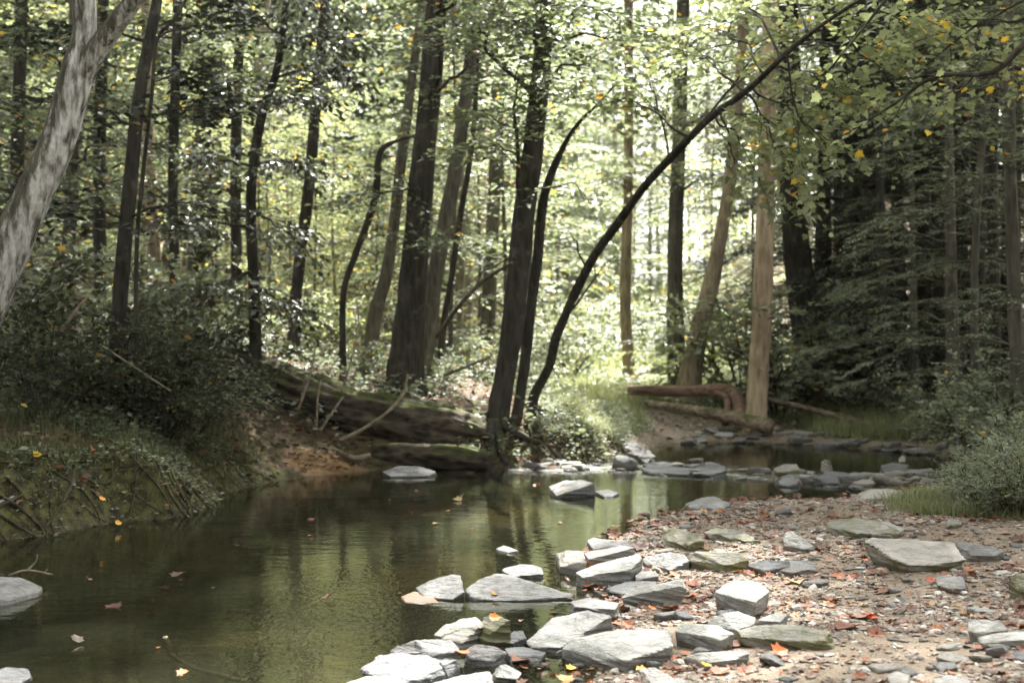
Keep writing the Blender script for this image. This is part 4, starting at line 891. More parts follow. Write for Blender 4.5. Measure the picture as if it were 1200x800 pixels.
# T14 the arching tree
tree('arching_tree', 'dark arching trunk bending far over the stream to the right', [(621, 490, 14, 17), (627, 462, 12, 16.9), (643, 430, 11.5, 16.7), (653, 392, 11.5, 16.4), (677, 338, 11, 16), (698, 298, 10.5, 15.5), (728, 256, 10.5, 15), (757, 216, 9.5, 14.3), (797, 173, 9.5, 13.6), (830, 140, 8.5, 13), (880, 102, 7.5, 12.2), (922, 62, 6.5, 11.5), (960, 32, 5.5, 11.), (1000, 5, 4.5, 10.5), (1050, -25, 3, 10)], 'bark_dark', 'leaf_yellow', 5,
     [(150, 905, 45, 13.2, 4, dict(spread=.7, droop=.03)), (160, 720, 120, 14.2, 4, dict(spread=.7)), (130, 900, 150, 12.9, 4, dict(spread=.75)), (110, 930, 205, 12.2, 4, dict(spread=.55)), (110, 800, 60, 13.4, 4, dict(spread=.8)), (80, 960, 105, 12.3, 4, dict(spread=.7)), (70, 870, 0, 12.8, 4, dict(spread=.8)),
      (50, 1010, 80, 12.2, 4, dict(spread=.7)), (40, 920, -30, 12, 4, dict(spread=.8)), (20, 1070, 30, 11.8, 3, dict(spread=.7)), (100, 965, 165, 12.2, 3, dict(spread=.5)), (135, 893, 215, 12.6, 3, dict(spread=.45, n_sub=5)), (185, 760, 90, 14.2, 3, dict(spread=.7)),
      (130, 862, 196, 12.7, 3, dict(spread=.3, n_sub=3)), (65, 936, 190, 11.6, 3, dict(spread=.3, n_sub=3, twigs=1)), (395, 722, 300, 16, 4, dict(spread=.5, twigs=1, n_sub=4, noleaf=True)), (320, 665, 270, 15, 3, dict(spread=.5, twigs=1, n_sub=3, noleaf=True)), (90, 830, 20, 13.2, 3, dict(spread=.8))],
     None, dict(YG, tint=.46), 12, .2, seed=19, grow=False, roots=(5, .5))
# the overhanging branch tree on the right (its bough comes in from the right edge)
tree('overhanging_tree', 'tree out at the right whose long dark bough reaches in over the stream', [(1330, 560, 60, 10.5), (1325, 300, 52, 10.5), (1318, 60, 46, 10.5), (1310, -200, 40, 10.5)], 'bark_dark', 'leaf_yellow', 11,
     [(40, 1000, 152, 11.4, 13, dict(at=(1318, 10, 10.5), spread=.5, droop=.05, n_sub=6, twigs=1, bare=.3)), (0, 972, 82, 10.2, 15, dict(at=(1312, -290, 10.5), spread=.5, droop=.02, n_sub=5, twigs=1, bare=.3)), (0, 1080, -15, 11.8, 6, dict(at=(1312, -100, 10.5), spread=.9)), (0, 1160, 100, 12, 5, dict(at=(1312, 60, 10.5), spread=.8)), (0, 1090, 60, 12.6, 5, dict(at=(1312, -10, 10.5), spread=.8)), (0, 1030, 110, 12.6, 5, dict(at=(1312, 0, 10.5), spread=.8))],
     None, dict(YG, tint=.45), 14, .12, seed=20)
tree('shade_tree', 'tall tree added outside the right edge, its high crown shading the gravel bar', [(1262, 520, 26, 13.5), (1260, 400, 23, 13.5), (1255, 200, 21, 13.5), (1250, 0, 20, 13.5), (1246, -160, 18, 13.5)], 'bark_dark', 'leaf', 12, (), (4.0, 2700), MID, 12, seed=201)  # added out of view so its crown shades the gravel bar
# clearing trunks
tree('slender_tree', 'slim tan trunk alone at the back of the sunny clearing', [(739, 452, 17, 27), (735, 400, 14, 27), (733, 330, 13, 27), (736, 240, 12, 27), (737, 130, 11, 27), (736, 20, 10, 27), (735, -60, 9, 27)], 'bark_tan', 'leaf', 13, fan(160, [(690, 140, 26), (790, 150, 26)], 4, spread=1.1) + fan(60, [(680, 60, 25.5), (800, 50, 25), (720, 90, 24)], 4, spread=1.4, n_sub=11) + fan(230, [(690, 215, 26), (790, 220, 26.5), (730, 200, 25)], 4, spread=1.2, n_sub=10) + fan(0, [(680, -20, 25), (790, -10, 25)], 4, spread=1.4), None, BRIGHT, seed=21)
tree('straight_tree', 'stout grey trunk standing behind the horizontal red log', [(794, 448, 26, 25), (792, 390, 21, 25), (791, 300, 19, 25), (795, 180, 17, 25), (799, 60, 16, 25), (801, -40, 15, 25)], 'bark_mid', 'leaf', 15, fan(150, [(750, 120, 24), (850, 120, 24)], 5, spread=1.3) + fan(60, [(740, 40, 23.5), (860, 40, 23.5)], 5, spread=1.4, n_sub=11) + fan(230, [(750, 190, 24), (840, 215, 24)], 4, spread=1.2, n_sub=10) + fan(0, [(740, -30, 24), (860, -20, 24)], 4, spread=1.4), None, BRIGHT, seed=22)
tree('leaning_tree', 'brown trunk leaning right beside the stout grey trunk', [(806, 462, 32, 23), (812, 425, 25, 23), (824, 370, 21, 23), (838, 310, 18, 23), (851, 240, 16, 23), (859, 180, 14, 23), (866, 100, 12, 23), (872, 20, 11, 23)], 'bark_tan', 'leaf', 13, fan(170, [(900, 160, 22), (820, 150, 22.4)], 4, spread=1.1), None, BRIGHT, seed=23)
tree('pine_tree', 'reddish-brown straight pine trunk rooted at the upper pool shore', [(886, 488, 25, 20.9), (889, 440, 23, 20.9), (893, 370, 23, 20.9), (896, 290, 22, 20.9), (898, 210, 21, 20.9), (900, 110, 19, 20.9), (903, 0, 18, 20.9), (905, -80, 17, 20.9)], 'bark_pine', 'leaf', 16, fan(120, [(850, 90, 18.5), (960, 110, 18.5)], 4, spread=1.) + [(290, 870, 280, 20.8, 4, dict(spread=.2, n_sub=2, noleaf=True))], None, MID, 16, .12, seed=24)
# right
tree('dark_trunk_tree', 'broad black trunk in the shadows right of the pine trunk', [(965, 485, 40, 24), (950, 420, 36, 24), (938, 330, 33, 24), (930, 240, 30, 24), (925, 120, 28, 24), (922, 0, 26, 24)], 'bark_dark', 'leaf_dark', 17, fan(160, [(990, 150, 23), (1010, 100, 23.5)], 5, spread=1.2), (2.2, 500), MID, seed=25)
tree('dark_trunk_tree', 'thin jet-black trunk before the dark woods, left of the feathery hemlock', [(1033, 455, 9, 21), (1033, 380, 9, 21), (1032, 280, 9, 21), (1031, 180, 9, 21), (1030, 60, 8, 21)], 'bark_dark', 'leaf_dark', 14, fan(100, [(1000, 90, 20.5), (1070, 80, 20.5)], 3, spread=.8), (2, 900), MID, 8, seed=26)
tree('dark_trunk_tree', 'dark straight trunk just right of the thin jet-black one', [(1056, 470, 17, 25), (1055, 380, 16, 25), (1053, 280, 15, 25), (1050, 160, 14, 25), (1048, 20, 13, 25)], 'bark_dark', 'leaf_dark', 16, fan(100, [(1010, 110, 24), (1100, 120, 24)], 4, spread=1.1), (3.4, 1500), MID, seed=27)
tree('slender_tree', 'dark grey trunk standing tall near the right edge above the bush', [(1196, 480, 19, 15.5), (1191, 400, 17, 15.5), (1187, 300, 16, 15.5), (1184, 200, 15, 15.5), (1182, 90, 14, 15.5), (1181, -20, 13, 15.5)], 'bark_mid', 'leaf', 12, fan(200, [(1120, 180, 14.6), (1240, 190, 15)], 4, spread=.9) + fan(110, [(1100, 110, 15), (1250, 60, 15)], 4, spread=1.) + fan(30, [(1120, 20, 14.6)], 4, spread=1.), (1.4, 120), MID, seed=28)
tree('slim_tree', 'thin leaning trunk crossing the feathery hemlock at the right', [(1143, 470, 12, 17), (1142, 380, 10, 17), (1143, 290, 9, 17), (1148, 200, 9, 17), (1156, 130, 8, 17), (1168, 60, 8, 17), (1182, -10, 7, 17)], 'bark_mid', 'leaf', 10, fan(160, [(1090, 130, 16.5)], 3, spread=.8), (1.8, 500), MID, 8, seed=29)

# ---------------------------------------------------------- generic trees: one of each kind, then copies
def generic(name, kind, seed):
    r = random.Random(seed); wood = MB(); h = r.uniform(13, 16)
    if kind == 'hemlock':
        lv = Leaves(size=.095, shape=LEAF_NEEDLE, tint=.42, tilt=.3, gap=.026, yellow=.002); tr = .16
        pts = np.array([(0, 0, -.3), (.03, 0, 2), (0, .05, 6), (.05, 0, h)]); s = catmull(pts, 5)
        tube(wood, s, np.linspace(tr, .02, len(s)), 8, .1, seed)
        for k in range(46):
            z = .9 + (h-1.4)*(k/46)**1.15; a = k*2.4 + r.uniform(-.3, .3); L = (2.7*(1 - z/h)**.7 + .25)*r.uniform(.75, 1.15)
            limb(wood, lv, (0, 0, z), (math.cos(a)*L, math.sin(a)*L, z - .10*L), .022, spread=.75*min(1, L/1.6)+.15, n_sub=7, droop=.10, twigs=4, tw=.34, flat=.08, sides=4, bare=.12)
    elif kind == 'sapling':
        lv = Leaves(size=.10, tint=.64, gap=.07, yellow=.02, tilt=.4); h = r.uniform(5, 6.5)
        s = catmull(np.array([(0, 0, -.3), (.05, .02, 1.5), (.12, -.05, 3.5), (.2, .05, h)]), 6); tube(wood, s, np.linspace(.045, .01, len(s)), 6, .1, seed)
        for k in range(18):
            z = .7 + (h-.9)*k/18; a = k*2.4 + r.uniform(-.4, .4); L = r.uniform(.8, 1.6)*(1.1 - .5*z/h); i = int(np.argmin(np.abs(s[:, 2]-z)))
            limb(wood, lv, s[i], s[i] + np.array([math.cos(a)*L, math.sin(a)*L, r.uniform(-.1, .3)]), .014, spread=.8, n_sub=6, droop=.06, twigs=3, tw=.42, flat=.10, sides=4, bare=.15)
    else:
        bright = kind == 'open'
        lv = Leaves(size=.115, tint=.55 if bright else .42, gap=.075, yellow=.02, tilt=.42)
        tr = r.uniform(.11, .19); lean = r.uniform(-.06, .06)
        pts = np.array([(0, 0, -.4), (.02, 0, .3), (lean*3, r.uniform(-.1, .1), 3), (lean*7, r.uniform(-.2, .2), 7), (lean*12, r.uniform(-.3, .3), h*.92)]); s = catmull(pts, 6)
        rad = np.linspace(tr, .03, len(s)); rad[:3] *= (1.7, 1.3, 1.1); tube(wood, s, rad, 9, .12, seed)
        n = 25 if kind == 'understory' else 21
        z0 = 1.2 if kind == 'understory' else 1.9
        for k in range(n):
            z = z0 + (h*.95-z0)*(k/n); a = k*2.4 + r.uniform(-.5, .5); L = r.uniform(1.3, 2.6)*(1 if z < h*.7 else .8)
            i = int(np.argmin(np.abs(s[:, 2]-z)))
            limb(wood, lv, s[i], s[i] + np.array([math.cos(a)*L, math.sin(a)*L, r.uniform(-.1, .5)]), tr*.22, spread=1.15, n_sub=7, droop=.07, twigs=4, tw=.5, flat=.12, sides=4, bare=.18)
    mb = MB(); lv.build(mb)
    return wood.mesh('trunk', True), mb.mesh('crown', False)

def shrub_mesh(seed, kind='leafy'):
    r = random.Random(seed); wood = MB()
    lv = {'leafy': Leaves(size=.075, shape=LEAF_OVAL, tint=.45, gap=.045, tilt=.5, yellow=.015), 'fine': Leaves(size=.045, shape=LEAF_OVAL, tint=.5, gap=.026, tilt=.55, yellow=.008)}[kind]
    n = 16 if kind == 'leafy' else 44
    for k in range(n):
        a = k*2.4 + r.uniform(-.4, .4); e = r.uniform(.35, 1.35); L = r.uniform(.7, 1.25)
        b = np.array([math.cos(a)*math.cos(e)*L, math.sin(a)*math.cos(e)*L, math.sin(e)*L])
        limb(wood, lv, (math.cos(a)*.05, math.sin(a)*.05, -.08), b, .010, spread=.42, n_sub=6, droop=.12, twigs=3, tw=.24, flat=.35, sides=4, bare=.2)
    mb = MB(); lv.build(mb); return wood.mesh('stem', True), mb.mesh('foliage', False)

GEN = {k: [generic(k, k, sd) for sd in sds] for k, sds in {'open': (31, 32, 33), 'understory': (41, 42, 43), 'hemlock': (51, 52), 'sapling': (91, 92, 93)}.items()}
SHR = {'leafy': [shrub_mesh(s_, 'leafy') for s_ in (61, 62, 63)], 'fine': [shrub_mesh(s_, 'fine') for s_ in (71, 72)]}
def with_mat(me, material, cache={}):
    key = (me.name, material)
    if key not in cache:
        c = me.copy(); c.materials.clear(); c.materials.append(M[material]); cache[key] = c
    return cache[key]

def plant(name, label, cat, meshes, parts, mats, loc, sc, rz, group=None, tilt=0):
    root = thing(name, label, cat, loc, group); root.rotation_euler = (tilt*math.cos(rz), tilt*math.sin(rz), rz); root.scale = sc if not np.isscalar(sc) else (sc, sc, sc)
    for me, pn, mm in zip(meshes, parts, mats): new_obj(pn, with_mat(me, mm), None, root)
    return root

def gtree(name, label, kind, px, Y, bark, leafm, sc=1.0, group=None, seed=0):
    r = random.Random(seed*31 + int(px*7) + int(Y*13)); x = (px-CX)/FPX*Y
    return plant(name, label, 'tree', r.choice(GEN[kind]), ('trunk', 'crown'), (bark, leafm), (x, Y, gz(x, Y)), (sc*r.uniform(.9, 1.1), sc*r.uniform(.9, 1.1), sc*r.uniform(.95, 1.1)), r.uniform(0, 6.28), group, r.uniform(0, .04))

r = random.Random(3)
for px, Y in [(-45, 22), (30, 24), (75, 19), (118, 30), (185, 24), (-90, 30), (20, 36), (210, 36), (270, 33), (160, 42), (85, 44), (-20, 48), (345, 56)]:
    gtree('hillside_tree', 'tree with layered boughs in the shaded woods up the left hillside', 'understory', px, Y, r.choice(['bark_dark', 'bark_mid', 'bark_tan']), r.choice(['leaf', 'leaf', 'leaf_dark']), 1.05, 'woods up the left hillside', 1)
for px, Y in [(560, 36), (552, 46), (570, 52), (535, 28)]:
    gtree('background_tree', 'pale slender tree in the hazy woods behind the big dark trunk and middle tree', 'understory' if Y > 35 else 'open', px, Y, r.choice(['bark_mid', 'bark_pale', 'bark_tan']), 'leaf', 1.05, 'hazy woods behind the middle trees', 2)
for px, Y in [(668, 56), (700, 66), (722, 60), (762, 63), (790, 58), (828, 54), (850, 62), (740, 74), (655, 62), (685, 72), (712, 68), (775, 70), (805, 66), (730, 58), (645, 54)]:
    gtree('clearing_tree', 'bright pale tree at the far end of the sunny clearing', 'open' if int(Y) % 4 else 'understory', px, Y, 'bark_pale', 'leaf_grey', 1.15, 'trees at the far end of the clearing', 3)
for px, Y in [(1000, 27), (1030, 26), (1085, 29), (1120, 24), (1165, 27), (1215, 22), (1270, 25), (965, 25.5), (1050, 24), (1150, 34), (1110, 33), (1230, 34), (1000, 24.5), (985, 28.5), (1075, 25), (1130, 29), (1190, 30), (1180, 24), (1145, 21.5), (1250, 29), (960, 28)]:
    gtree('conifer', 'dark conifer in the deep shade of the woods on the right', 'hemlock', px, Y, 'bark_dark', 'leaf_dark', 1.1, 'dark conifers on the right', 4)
for px, Y in [(40, 30), (90, 27), (140, 26), (180, 31), (215, 28), (250, 33), (120, 36), (290, 34), (320, 31), (455, 31), (485, 33), (60, 38), (200, 40), (350, 36), (500, 27), (530, 23), (560, 30), (590, 24), (620, 30), (650, 36), (835, 33), (880, 30), (765, 48), (700, 50), (855, 42), (630, 42), (580, 38), (540, 42), (520, 38)]:
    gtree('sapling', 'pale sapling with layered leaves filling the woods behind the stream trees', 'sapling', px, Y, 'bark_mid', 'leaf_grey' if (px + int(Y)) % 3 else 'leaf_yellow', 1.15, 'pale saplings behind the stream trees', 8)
for lab, px, Y, sc in [('sunlit yellow-green sapling glowing beyond the vine-clad stem, leftmost of the bright clump', 285, 27, .72), ('sunlit yellow-green sapling over the upper end of the great fallen log', 322, 26, .78), ('brightest yellow-green sapling in the middle of the sunlit clump', 356, 27.5, .85), ('sunlit yellow-green sapling right behind the twin-bend trunk', 392, 26.5, .78), ('sunlit yellow-green sapling between the crooked stem and the slender grey trunk', 428, 28, .75), ('low sunlit yellow-green sapling in front of the bright clump', 340, 24.5, .5), ('broad sunlit yellow-green sapling at the left of the bright clump', 305, 25, .8), ('broad sunlit yellow-green sapling behind the middle of the bright clump', 372, 25.2, .8), ('tall sunlit yellow-green sapling rising behind the bright clump', 340, 29, 1.0), ('sunlit yellow-green sapling closest to the slender grey trunk', 440, 25.5, .7)]:
    gtree('sapling', lab, 'sapling', px, Y, 'bark_mid', 'leaf_yellow', sc, None, 9)
# feathery hemlocks in front of the dark woods
for lab, px, Y, sc in [('feathery light green hemlock with layered sprays in front of the right dark woods', 1120, 18.5, .72), ('tall hemlock with grey-green layered sprays at the right frame edge', 1205, 16.6, .8), ('smaller hemlock with pale tips left of the feathery light green one', 1072, 21.5, .6)]:
    gtree('hemlock', lab, 'hemlock', px, Y, 'bark_mid', 'leaf_grey', sc, None, 6)

# shrubs and saplings
def shrub(label, px, py, h, mats='leaf', kind='leafy', Y=None, sx=1.0, name='shrub', seed=0, group=None):
    """stands on the ground at the photo pixel of its foot"""
    if Y is None: p = GP(px, py)
    else: x = (px-CX)/FPX*Y; p = np.array([x, Y, gz(x, Y)])
    r = random.Random(int(px*3+py)+seed)
    return plant(name, label, 'shrub', r.choice(SHR[kind]), ('stem', 'foliage'), ('bark_dark', mats), p, (h*sx, h*sx, h), r.uniform(0, 6.28), group)
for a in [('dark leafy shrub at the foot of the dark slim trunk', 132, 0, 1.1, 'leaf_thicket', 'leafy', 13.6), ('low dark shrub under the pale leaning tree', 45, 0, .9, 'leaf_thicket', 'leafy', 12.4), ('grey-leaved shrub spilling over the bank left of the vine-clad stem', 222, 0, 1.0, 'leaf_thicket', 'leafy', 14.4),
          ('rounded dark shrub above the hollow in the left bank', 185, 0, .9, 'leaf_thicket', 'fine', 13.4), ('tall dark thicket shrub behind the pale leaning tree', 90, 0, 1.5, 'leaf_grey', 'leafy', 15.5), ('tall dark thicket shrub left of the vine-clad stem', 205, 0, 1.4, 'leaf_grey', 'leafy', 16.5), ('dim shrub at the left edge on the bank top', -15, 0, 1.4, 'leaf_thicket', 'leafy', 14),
          ('dark shrub at the base of the vine-clad stem', 268, 0, .9, 'leaf_thicket', 'leafy', 17.2), ('low yellow-green bush behind the upper end of the great fallen log', 330, 0, 1.1, 'leaf_yellow', 'leafy', 20.5), ('low yellow-green bush left of the crooked stem foot', 385, 0, 1.0, 'leaf_yellow', 'leafy', 20.8), ('low bush at the foot of the big dark trunk', 520, 0, .45, 'leaf', 'leafy', 18.3), ('low bush left of the foot of the big dark trunk', 440, 0, .5, 'leaf', 'leafy', 18.6), ('bush between the big dark trunk and the middle tree', 545, 0, .6, 'leaf', 'leafy', 20.5),
          ('pale bush behind the middle twin-stemmed tree', 610, 0, 1.0, 'leaf_grey', 'leafy', 25), ('bright bush at the left side of the clearing', 665, 0, 1.5, 'leaf_grey', 'leafy', 29), ('bright sapling bush behind the pine trunk', 868, 0, 1.9, 'leaf_yellow', 'leafy', 23.5), ('bright leafy sapling right of the pine trunk', 912, 0, 2.0, 'leaf_grey', 'leafy', 22.5), ('hazy bush right of the slim tan trunk', 760, 0, 1.6, 'leaf_grey', 'leafy', 36), ('hazy bush at the back of the clearing left of the slim tan trunk', 705, 0, 1.9, 'leaf_grey', 'leafy', 40),
          ('bushy clump on the grassy point right of the arching trunk', 668, 0, .32, 'leaf_yellow', 'leafy', 17.3), ('yellowish clump at the waterline of the grassy point', 690, 0, .28, 'leaf_yellow', 'leafy', 16.9), ('green clump on top of the grassy point', 712, 0, .3, 'leaf_grey', 'leafy', 18.2), ('small green clump beside the upright white slab', 722, 0, .25, 'leaf_grey', 'leafy', 17.6), ('dark clump among the roots left of the grassy point', 645, 0, .3, 'leaf', 'leafy', 16.4)]:
    shrub(*a)
for i_, (px, Y, h) in enumerate([(1160, 9.55, .42), (1196, 9.3, .5), (1232, 9.4, .55), (1172, 10.2, .5), (1212, 10.2, .6), (1142, 10.6, .42), (1186, 11.0, .58), (1225, 11.2, .7)]):
    shrub('grey-green leafy bush spreading over the gravel at the right edge' if i_ == 0 else 'one of the fine-leaved grey-green clumps filling the bush at the right edge', px, 0, h*(.78 if i_ % 2 else .85), 'leaf_grey', 'fine' if i_ % 2 else 'leafy', Y, 1.0, 'bush', i_, None if i_ == 0 else 'clumps of the right edge bush')
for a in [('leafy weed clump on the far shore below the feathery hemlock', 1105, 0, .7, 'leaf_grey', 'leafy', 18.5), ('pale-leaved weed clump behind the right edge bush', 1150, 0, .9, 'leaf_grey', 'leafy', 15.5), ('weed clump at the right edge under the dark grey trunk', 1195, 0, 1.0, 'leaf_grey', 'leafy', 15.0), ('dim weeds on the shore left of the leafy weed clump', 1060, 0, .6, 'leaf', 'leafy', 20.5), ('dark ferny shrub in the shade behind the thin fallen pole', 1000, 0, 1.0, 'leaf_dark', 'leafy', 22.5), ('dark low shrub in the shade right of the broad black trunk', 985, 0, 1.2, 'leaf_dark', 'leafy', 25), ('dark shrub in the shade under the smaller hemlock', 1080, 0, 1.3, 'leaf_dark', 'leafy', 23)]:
    shrub(*a)

# ---------------------------------------------------------- stuff: grass, weeds, far woods
def tufts(X, Y, h, w, mb, per=9, lean=.45, tint=.5):
    n = len(X)*per; i = np.repeat(np.arange(len(X)), per)
    x = X[i] + rng.normal(0, .05, n); y = Y[i] + rng.normal(0, .05, n); z = np.maximum(ground(x, y), -.02)
    hh = h*rng.uniform(.5, 1.25, n) * (.6 + .8*rng.random(len(X)))[i]; a = rng.uniform(0, 6.283, n); q = rng.uniform(.1, lean, n)*hh
    d = np.stack([np.cos(a), np.sin(a), 0*a], 1); wv = np.stack([-np.sin(a), np.cos(a), 0*a], 1)*w
    b = np.stack([x, y, z-.01], 1); m_ = b + d*(q*.35)[:, None] + np.array([0, 0, 1])*(hh*.62)[:, None]; t_ = b + d*q[:, None] + np.array([0, 0, 1])*hh[:, None]
    V = np.stack([b-wv, b+wv, m_+wv*.7, m_-wv*.7, t_], 1).reshape(-1, 3); k = (np.arange(n)*5)[:, None]
    mb.add(V, [k + np.array([[0, 1, 2, 3]]), k + np.array([[3, 2, 4]])], np.repeat(np.clip(tint + rng.normal(0, .15, n) + .25*fbm(x*1.3, y*1.3, None, 88, 3), 0, 1), 5))
def area(n, x0, x1, y0, y1, f):
    X, Y = rng.uniform(x0, x1, n), rng.uniform(y0, y1, n); k = (sdf_poly(X, Y, SH) > .04) & (np.abs(X) < .40*Y) & f(X, Y); return X[k], Y[k]
mb = MB()
X, Y = area(9000, .6, 6.5, 17.2, 34, lambda x, y: ~((bar_weight(x, y)[0] > .4) | (np.hypot((x-3.1)/1.25, (y-21.0)/1.7) < 1) ) & (rng.random(len(x)) < 1.1 - (y-17)/26)); tufts(X, Y, .20, .005, mb, 8, 1.1, .62)
X, Y = area(2600, 1, 7, 30, 55, lambda x, y: x > 0); tufts(X, Y, .5, .012, mb, 6, .7, .6)
tag(new_obj('meadow_grass', mb.mesh('meadow_grass', False), M['grass']), kind='stuff')
mb = MB()
X, Y = area(1400, 2.6, 5, 8.8, 12, lambda x, y: np.hypot((x-3.75)/1.0, (y-10.3)/1.35) < 1); tufts(X, Y, .10, .003, mb, 12, 1.4, .62)
tag(new_obj('bank_grass', mb.mesh('bank_grass', False), M['grass']), kind='stuff')
mb = MB()
X, Y = area(1100, -6.5, -1.4, 9.6, 15.5, lambda x, y: (fbm(x*.9, y*.9, None, 55, 3) > -.05) & (sdf_poly(x, y, SH) > .25)); tufts(X, Y, .20, .004, mb, 9, .9, .25)
tag(new_obj('shaded_grass', mb.mesh('shaded_grass', False), M['grass']), kind='stuff')
mb = MB()
X, Y = area(9000, -5.5, -1.3, 9.0, 15.4, lambda x, y: (sdf_poly(x, y, SH) < .9) & (fbm(x*3, y*3, None, 72, 3) > -.2) & (np.hypot((x+1.95)/1.2, (y-15.1)/1.0) > 1)); tufts(X, Y, .055, .0035, mb, 9, 1.6, .16)
tag(new_obj('bank_moss', mb.mesh('bank_moss', False), M['grass']), kind='stuff')
# low leafy ground cover
def ground_cover(name, X, Y, size, material, tint, hgt=.18, shape=LEAF_OVAL, per=14):
    mb = MB(); i = np.repeat(np.arange(len(X)), per); n = len(i)
    x = X[i] + rng.normal(0, .10, n); y = Y[i] + rng.normal(0, .10, n); z = np.maximum(ground(x, y), 0) + hgt*rng.random(n)*(.4 + rng.random(len(X)))[i]
    a = rng.uniform(0, 6.283, n); d = np.stack([np.cos(a), np.sin(a), rng.uniform(-.4, .25, n)], 1); up = np.array([0, 0, 1.]) + rng.normal(0, .5, (n, 3))
    put_leaves(mb, np.stack([x, y, z], 1), d, up, size*rng.uniform(.5, 1.3, n), np.clip(tint + rng.normal(0, .14, n), 0, .84), shape)
    tag(new_obj(name, mb.mesh(name, False), M[material]), kind='stuff')
X, Y = area(4200, -5.5, -1.4, 9.2, 15.2, lambda x, y: (sdf_poly(x, y, SH) < .75) & (fbm(x*2.1, y*2.1, None, 71, 3) > -.12) & (np.hypot((x+1.95)/1.2, (y-15.1)/1.0) > 1)); ground_cover('bank_moss_plants', X, Y, .040, 'leaf_grey', .34, .08, LEAF_OVAL, 12)
X, Y = area(3600, -7, -2.0, 9.4, 14.8, lambda x, y: (fbm(x*1.1, y*1.1, None, 57, 3) > .0) & (sdf_poly(x, y, SH) > .35)); ground_cover('bank_weeds', X, Y, .06, 'leaf_grey', .46, .22)
X, Y = area(2400, -10, 1.0, 15.5, 27, lambda x, y: fbm(x*.7, y*.7, None, 58, 3) > -.1); ground_cover('woodland_ground_cover', X, Y, .085, 'leaf_grey', .42, .3)
X, Y = area(1500, .4, 2.6, 16.3, 21, lambda x, y: (bar_weight(x, y)[0] < .3)); ground_cover('point_weeds', X, Y, .05, 'leaf_grey', .6, .12)
X, Y = area(1500, 1.5, 8, 22, 40, lambda x, y: x > 0); ground_cover('clearing_weeds', X, Y, .09, 'leaf_grey', .66, .28)
X, Y = area(1800, 4.8, 14, 14, 30, lambda x, y: fbm(x*.7, y*.7, None, 59, 3) > -.05); ground_cover('shaded_ground_cover', X, Y, .085, 'leaf_dark', .4, .35)

def woods(name, n_tr, place, leaf_n, size, material, tint, hlo, hhi, seed):
    r = random.Random(seed); wd = MB(); mb = MB()
    cols = []
    for k in range(n_tr):
        x, y = place(r); z = gz(x, y); h = r.uniform(12, 19); w_ = r.uniform(.1, .28)
        tube(wd, [(x, y, z-.5), (x + r.uniform(-.4, .4), y, z+h*.5), (x + r.uniform(-.8, .8), y, z+h)], [w_*1.3, w_, .05], 6)
        m_ = leaf_n//n_tr; v = rng.normal(0, 1, (m_, 3))*np.array([2.6, 2.6, 0]); v[:, 2] = z + hlo + (h+2-hlo)*rng.random(m_)
        v[:, 2] = np.round(v[:, 2]/.7)*.7 + rng.normal(0, .12, m_)
        cols.append(v + np.array([x, y, 0]))
    p = np.vstack(cols)
    if hlo > 1: p = p[~((p[:, 1] > -.5) & (np.abs(p[:, 0]) < .41*p[:, 1] + 1.2))]   # the opening along the stream
    p = p[vnoise(p[:, 0]*.5, p[:, 1]*.5, p[:, 2]*.8, seed) > -.22]; n = len(p)
    a = rng.uniform(0, 6.283, n); d = np.stack([np.cos(a), np.sin(a), rng.uniform(-.3, .2, n)], 1)
    put_leaves(mb, p, d, np.array([0, 0, 1.]) + rng.normal(0, .45, (n, 3)), size*rng.uniform(.6, 1.3, n), np.clip(tint + .15*vnoise(p[:, 0]*.3, p[:, 1]*.3, p[:, 2]*.3, seed+1) + rng.normal(0, .1, n), 0, .84), LEAF_SIMPLE)
    o = new_obj(name, wd.mesh(name, True), M['bark_mid']); tag(o, kind='stuff')
    o2 = new_obj(name.replace('woods', 'foliage'), mb.mesh(name, False), M[material]); tag(o2, kind='stuff')
def far_place(r):
    while True:
        y = r.uniform(55, 95); x = r.uniform(-.46, .46)*y; px = CX + x/y*FPX
        if 630 < px < 860 and (r.random() < .2 or y < 66): continue
        if 402 < px < 440: continue
        return x, y
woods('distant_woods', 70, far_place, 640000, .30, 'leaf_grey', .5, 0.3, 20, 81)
def hill_place(r):
    while True:
        y = r.uniform(42, 62); px = r.uniform(-150, 600)
        if 352 < px < 472: continue
        return (px-CX)/FPX*y, y
woods('hillside_woods', 46, hill_place, 420000, .24, 'leaf', .40, .6, 20, 83)
def near_place(r):                                       # the wood closes round behind the viewer and beside the frame
    while True:
        a = r.uniform(0, 6.283); d = r.uniform(7, 30); x, y = math.cos(a)*d*1.0, 4 + math.sin(a)*d
        if y > 2 and abs(x) < .40*y + 1.8: continue
        if abs(x) < 2.5 and y > -1.5: continue
        return x, y
woods('surrounding_woods', 110, near_place, 260000, .24, 'leaf_dark', .45, 1.05, 20, 82)
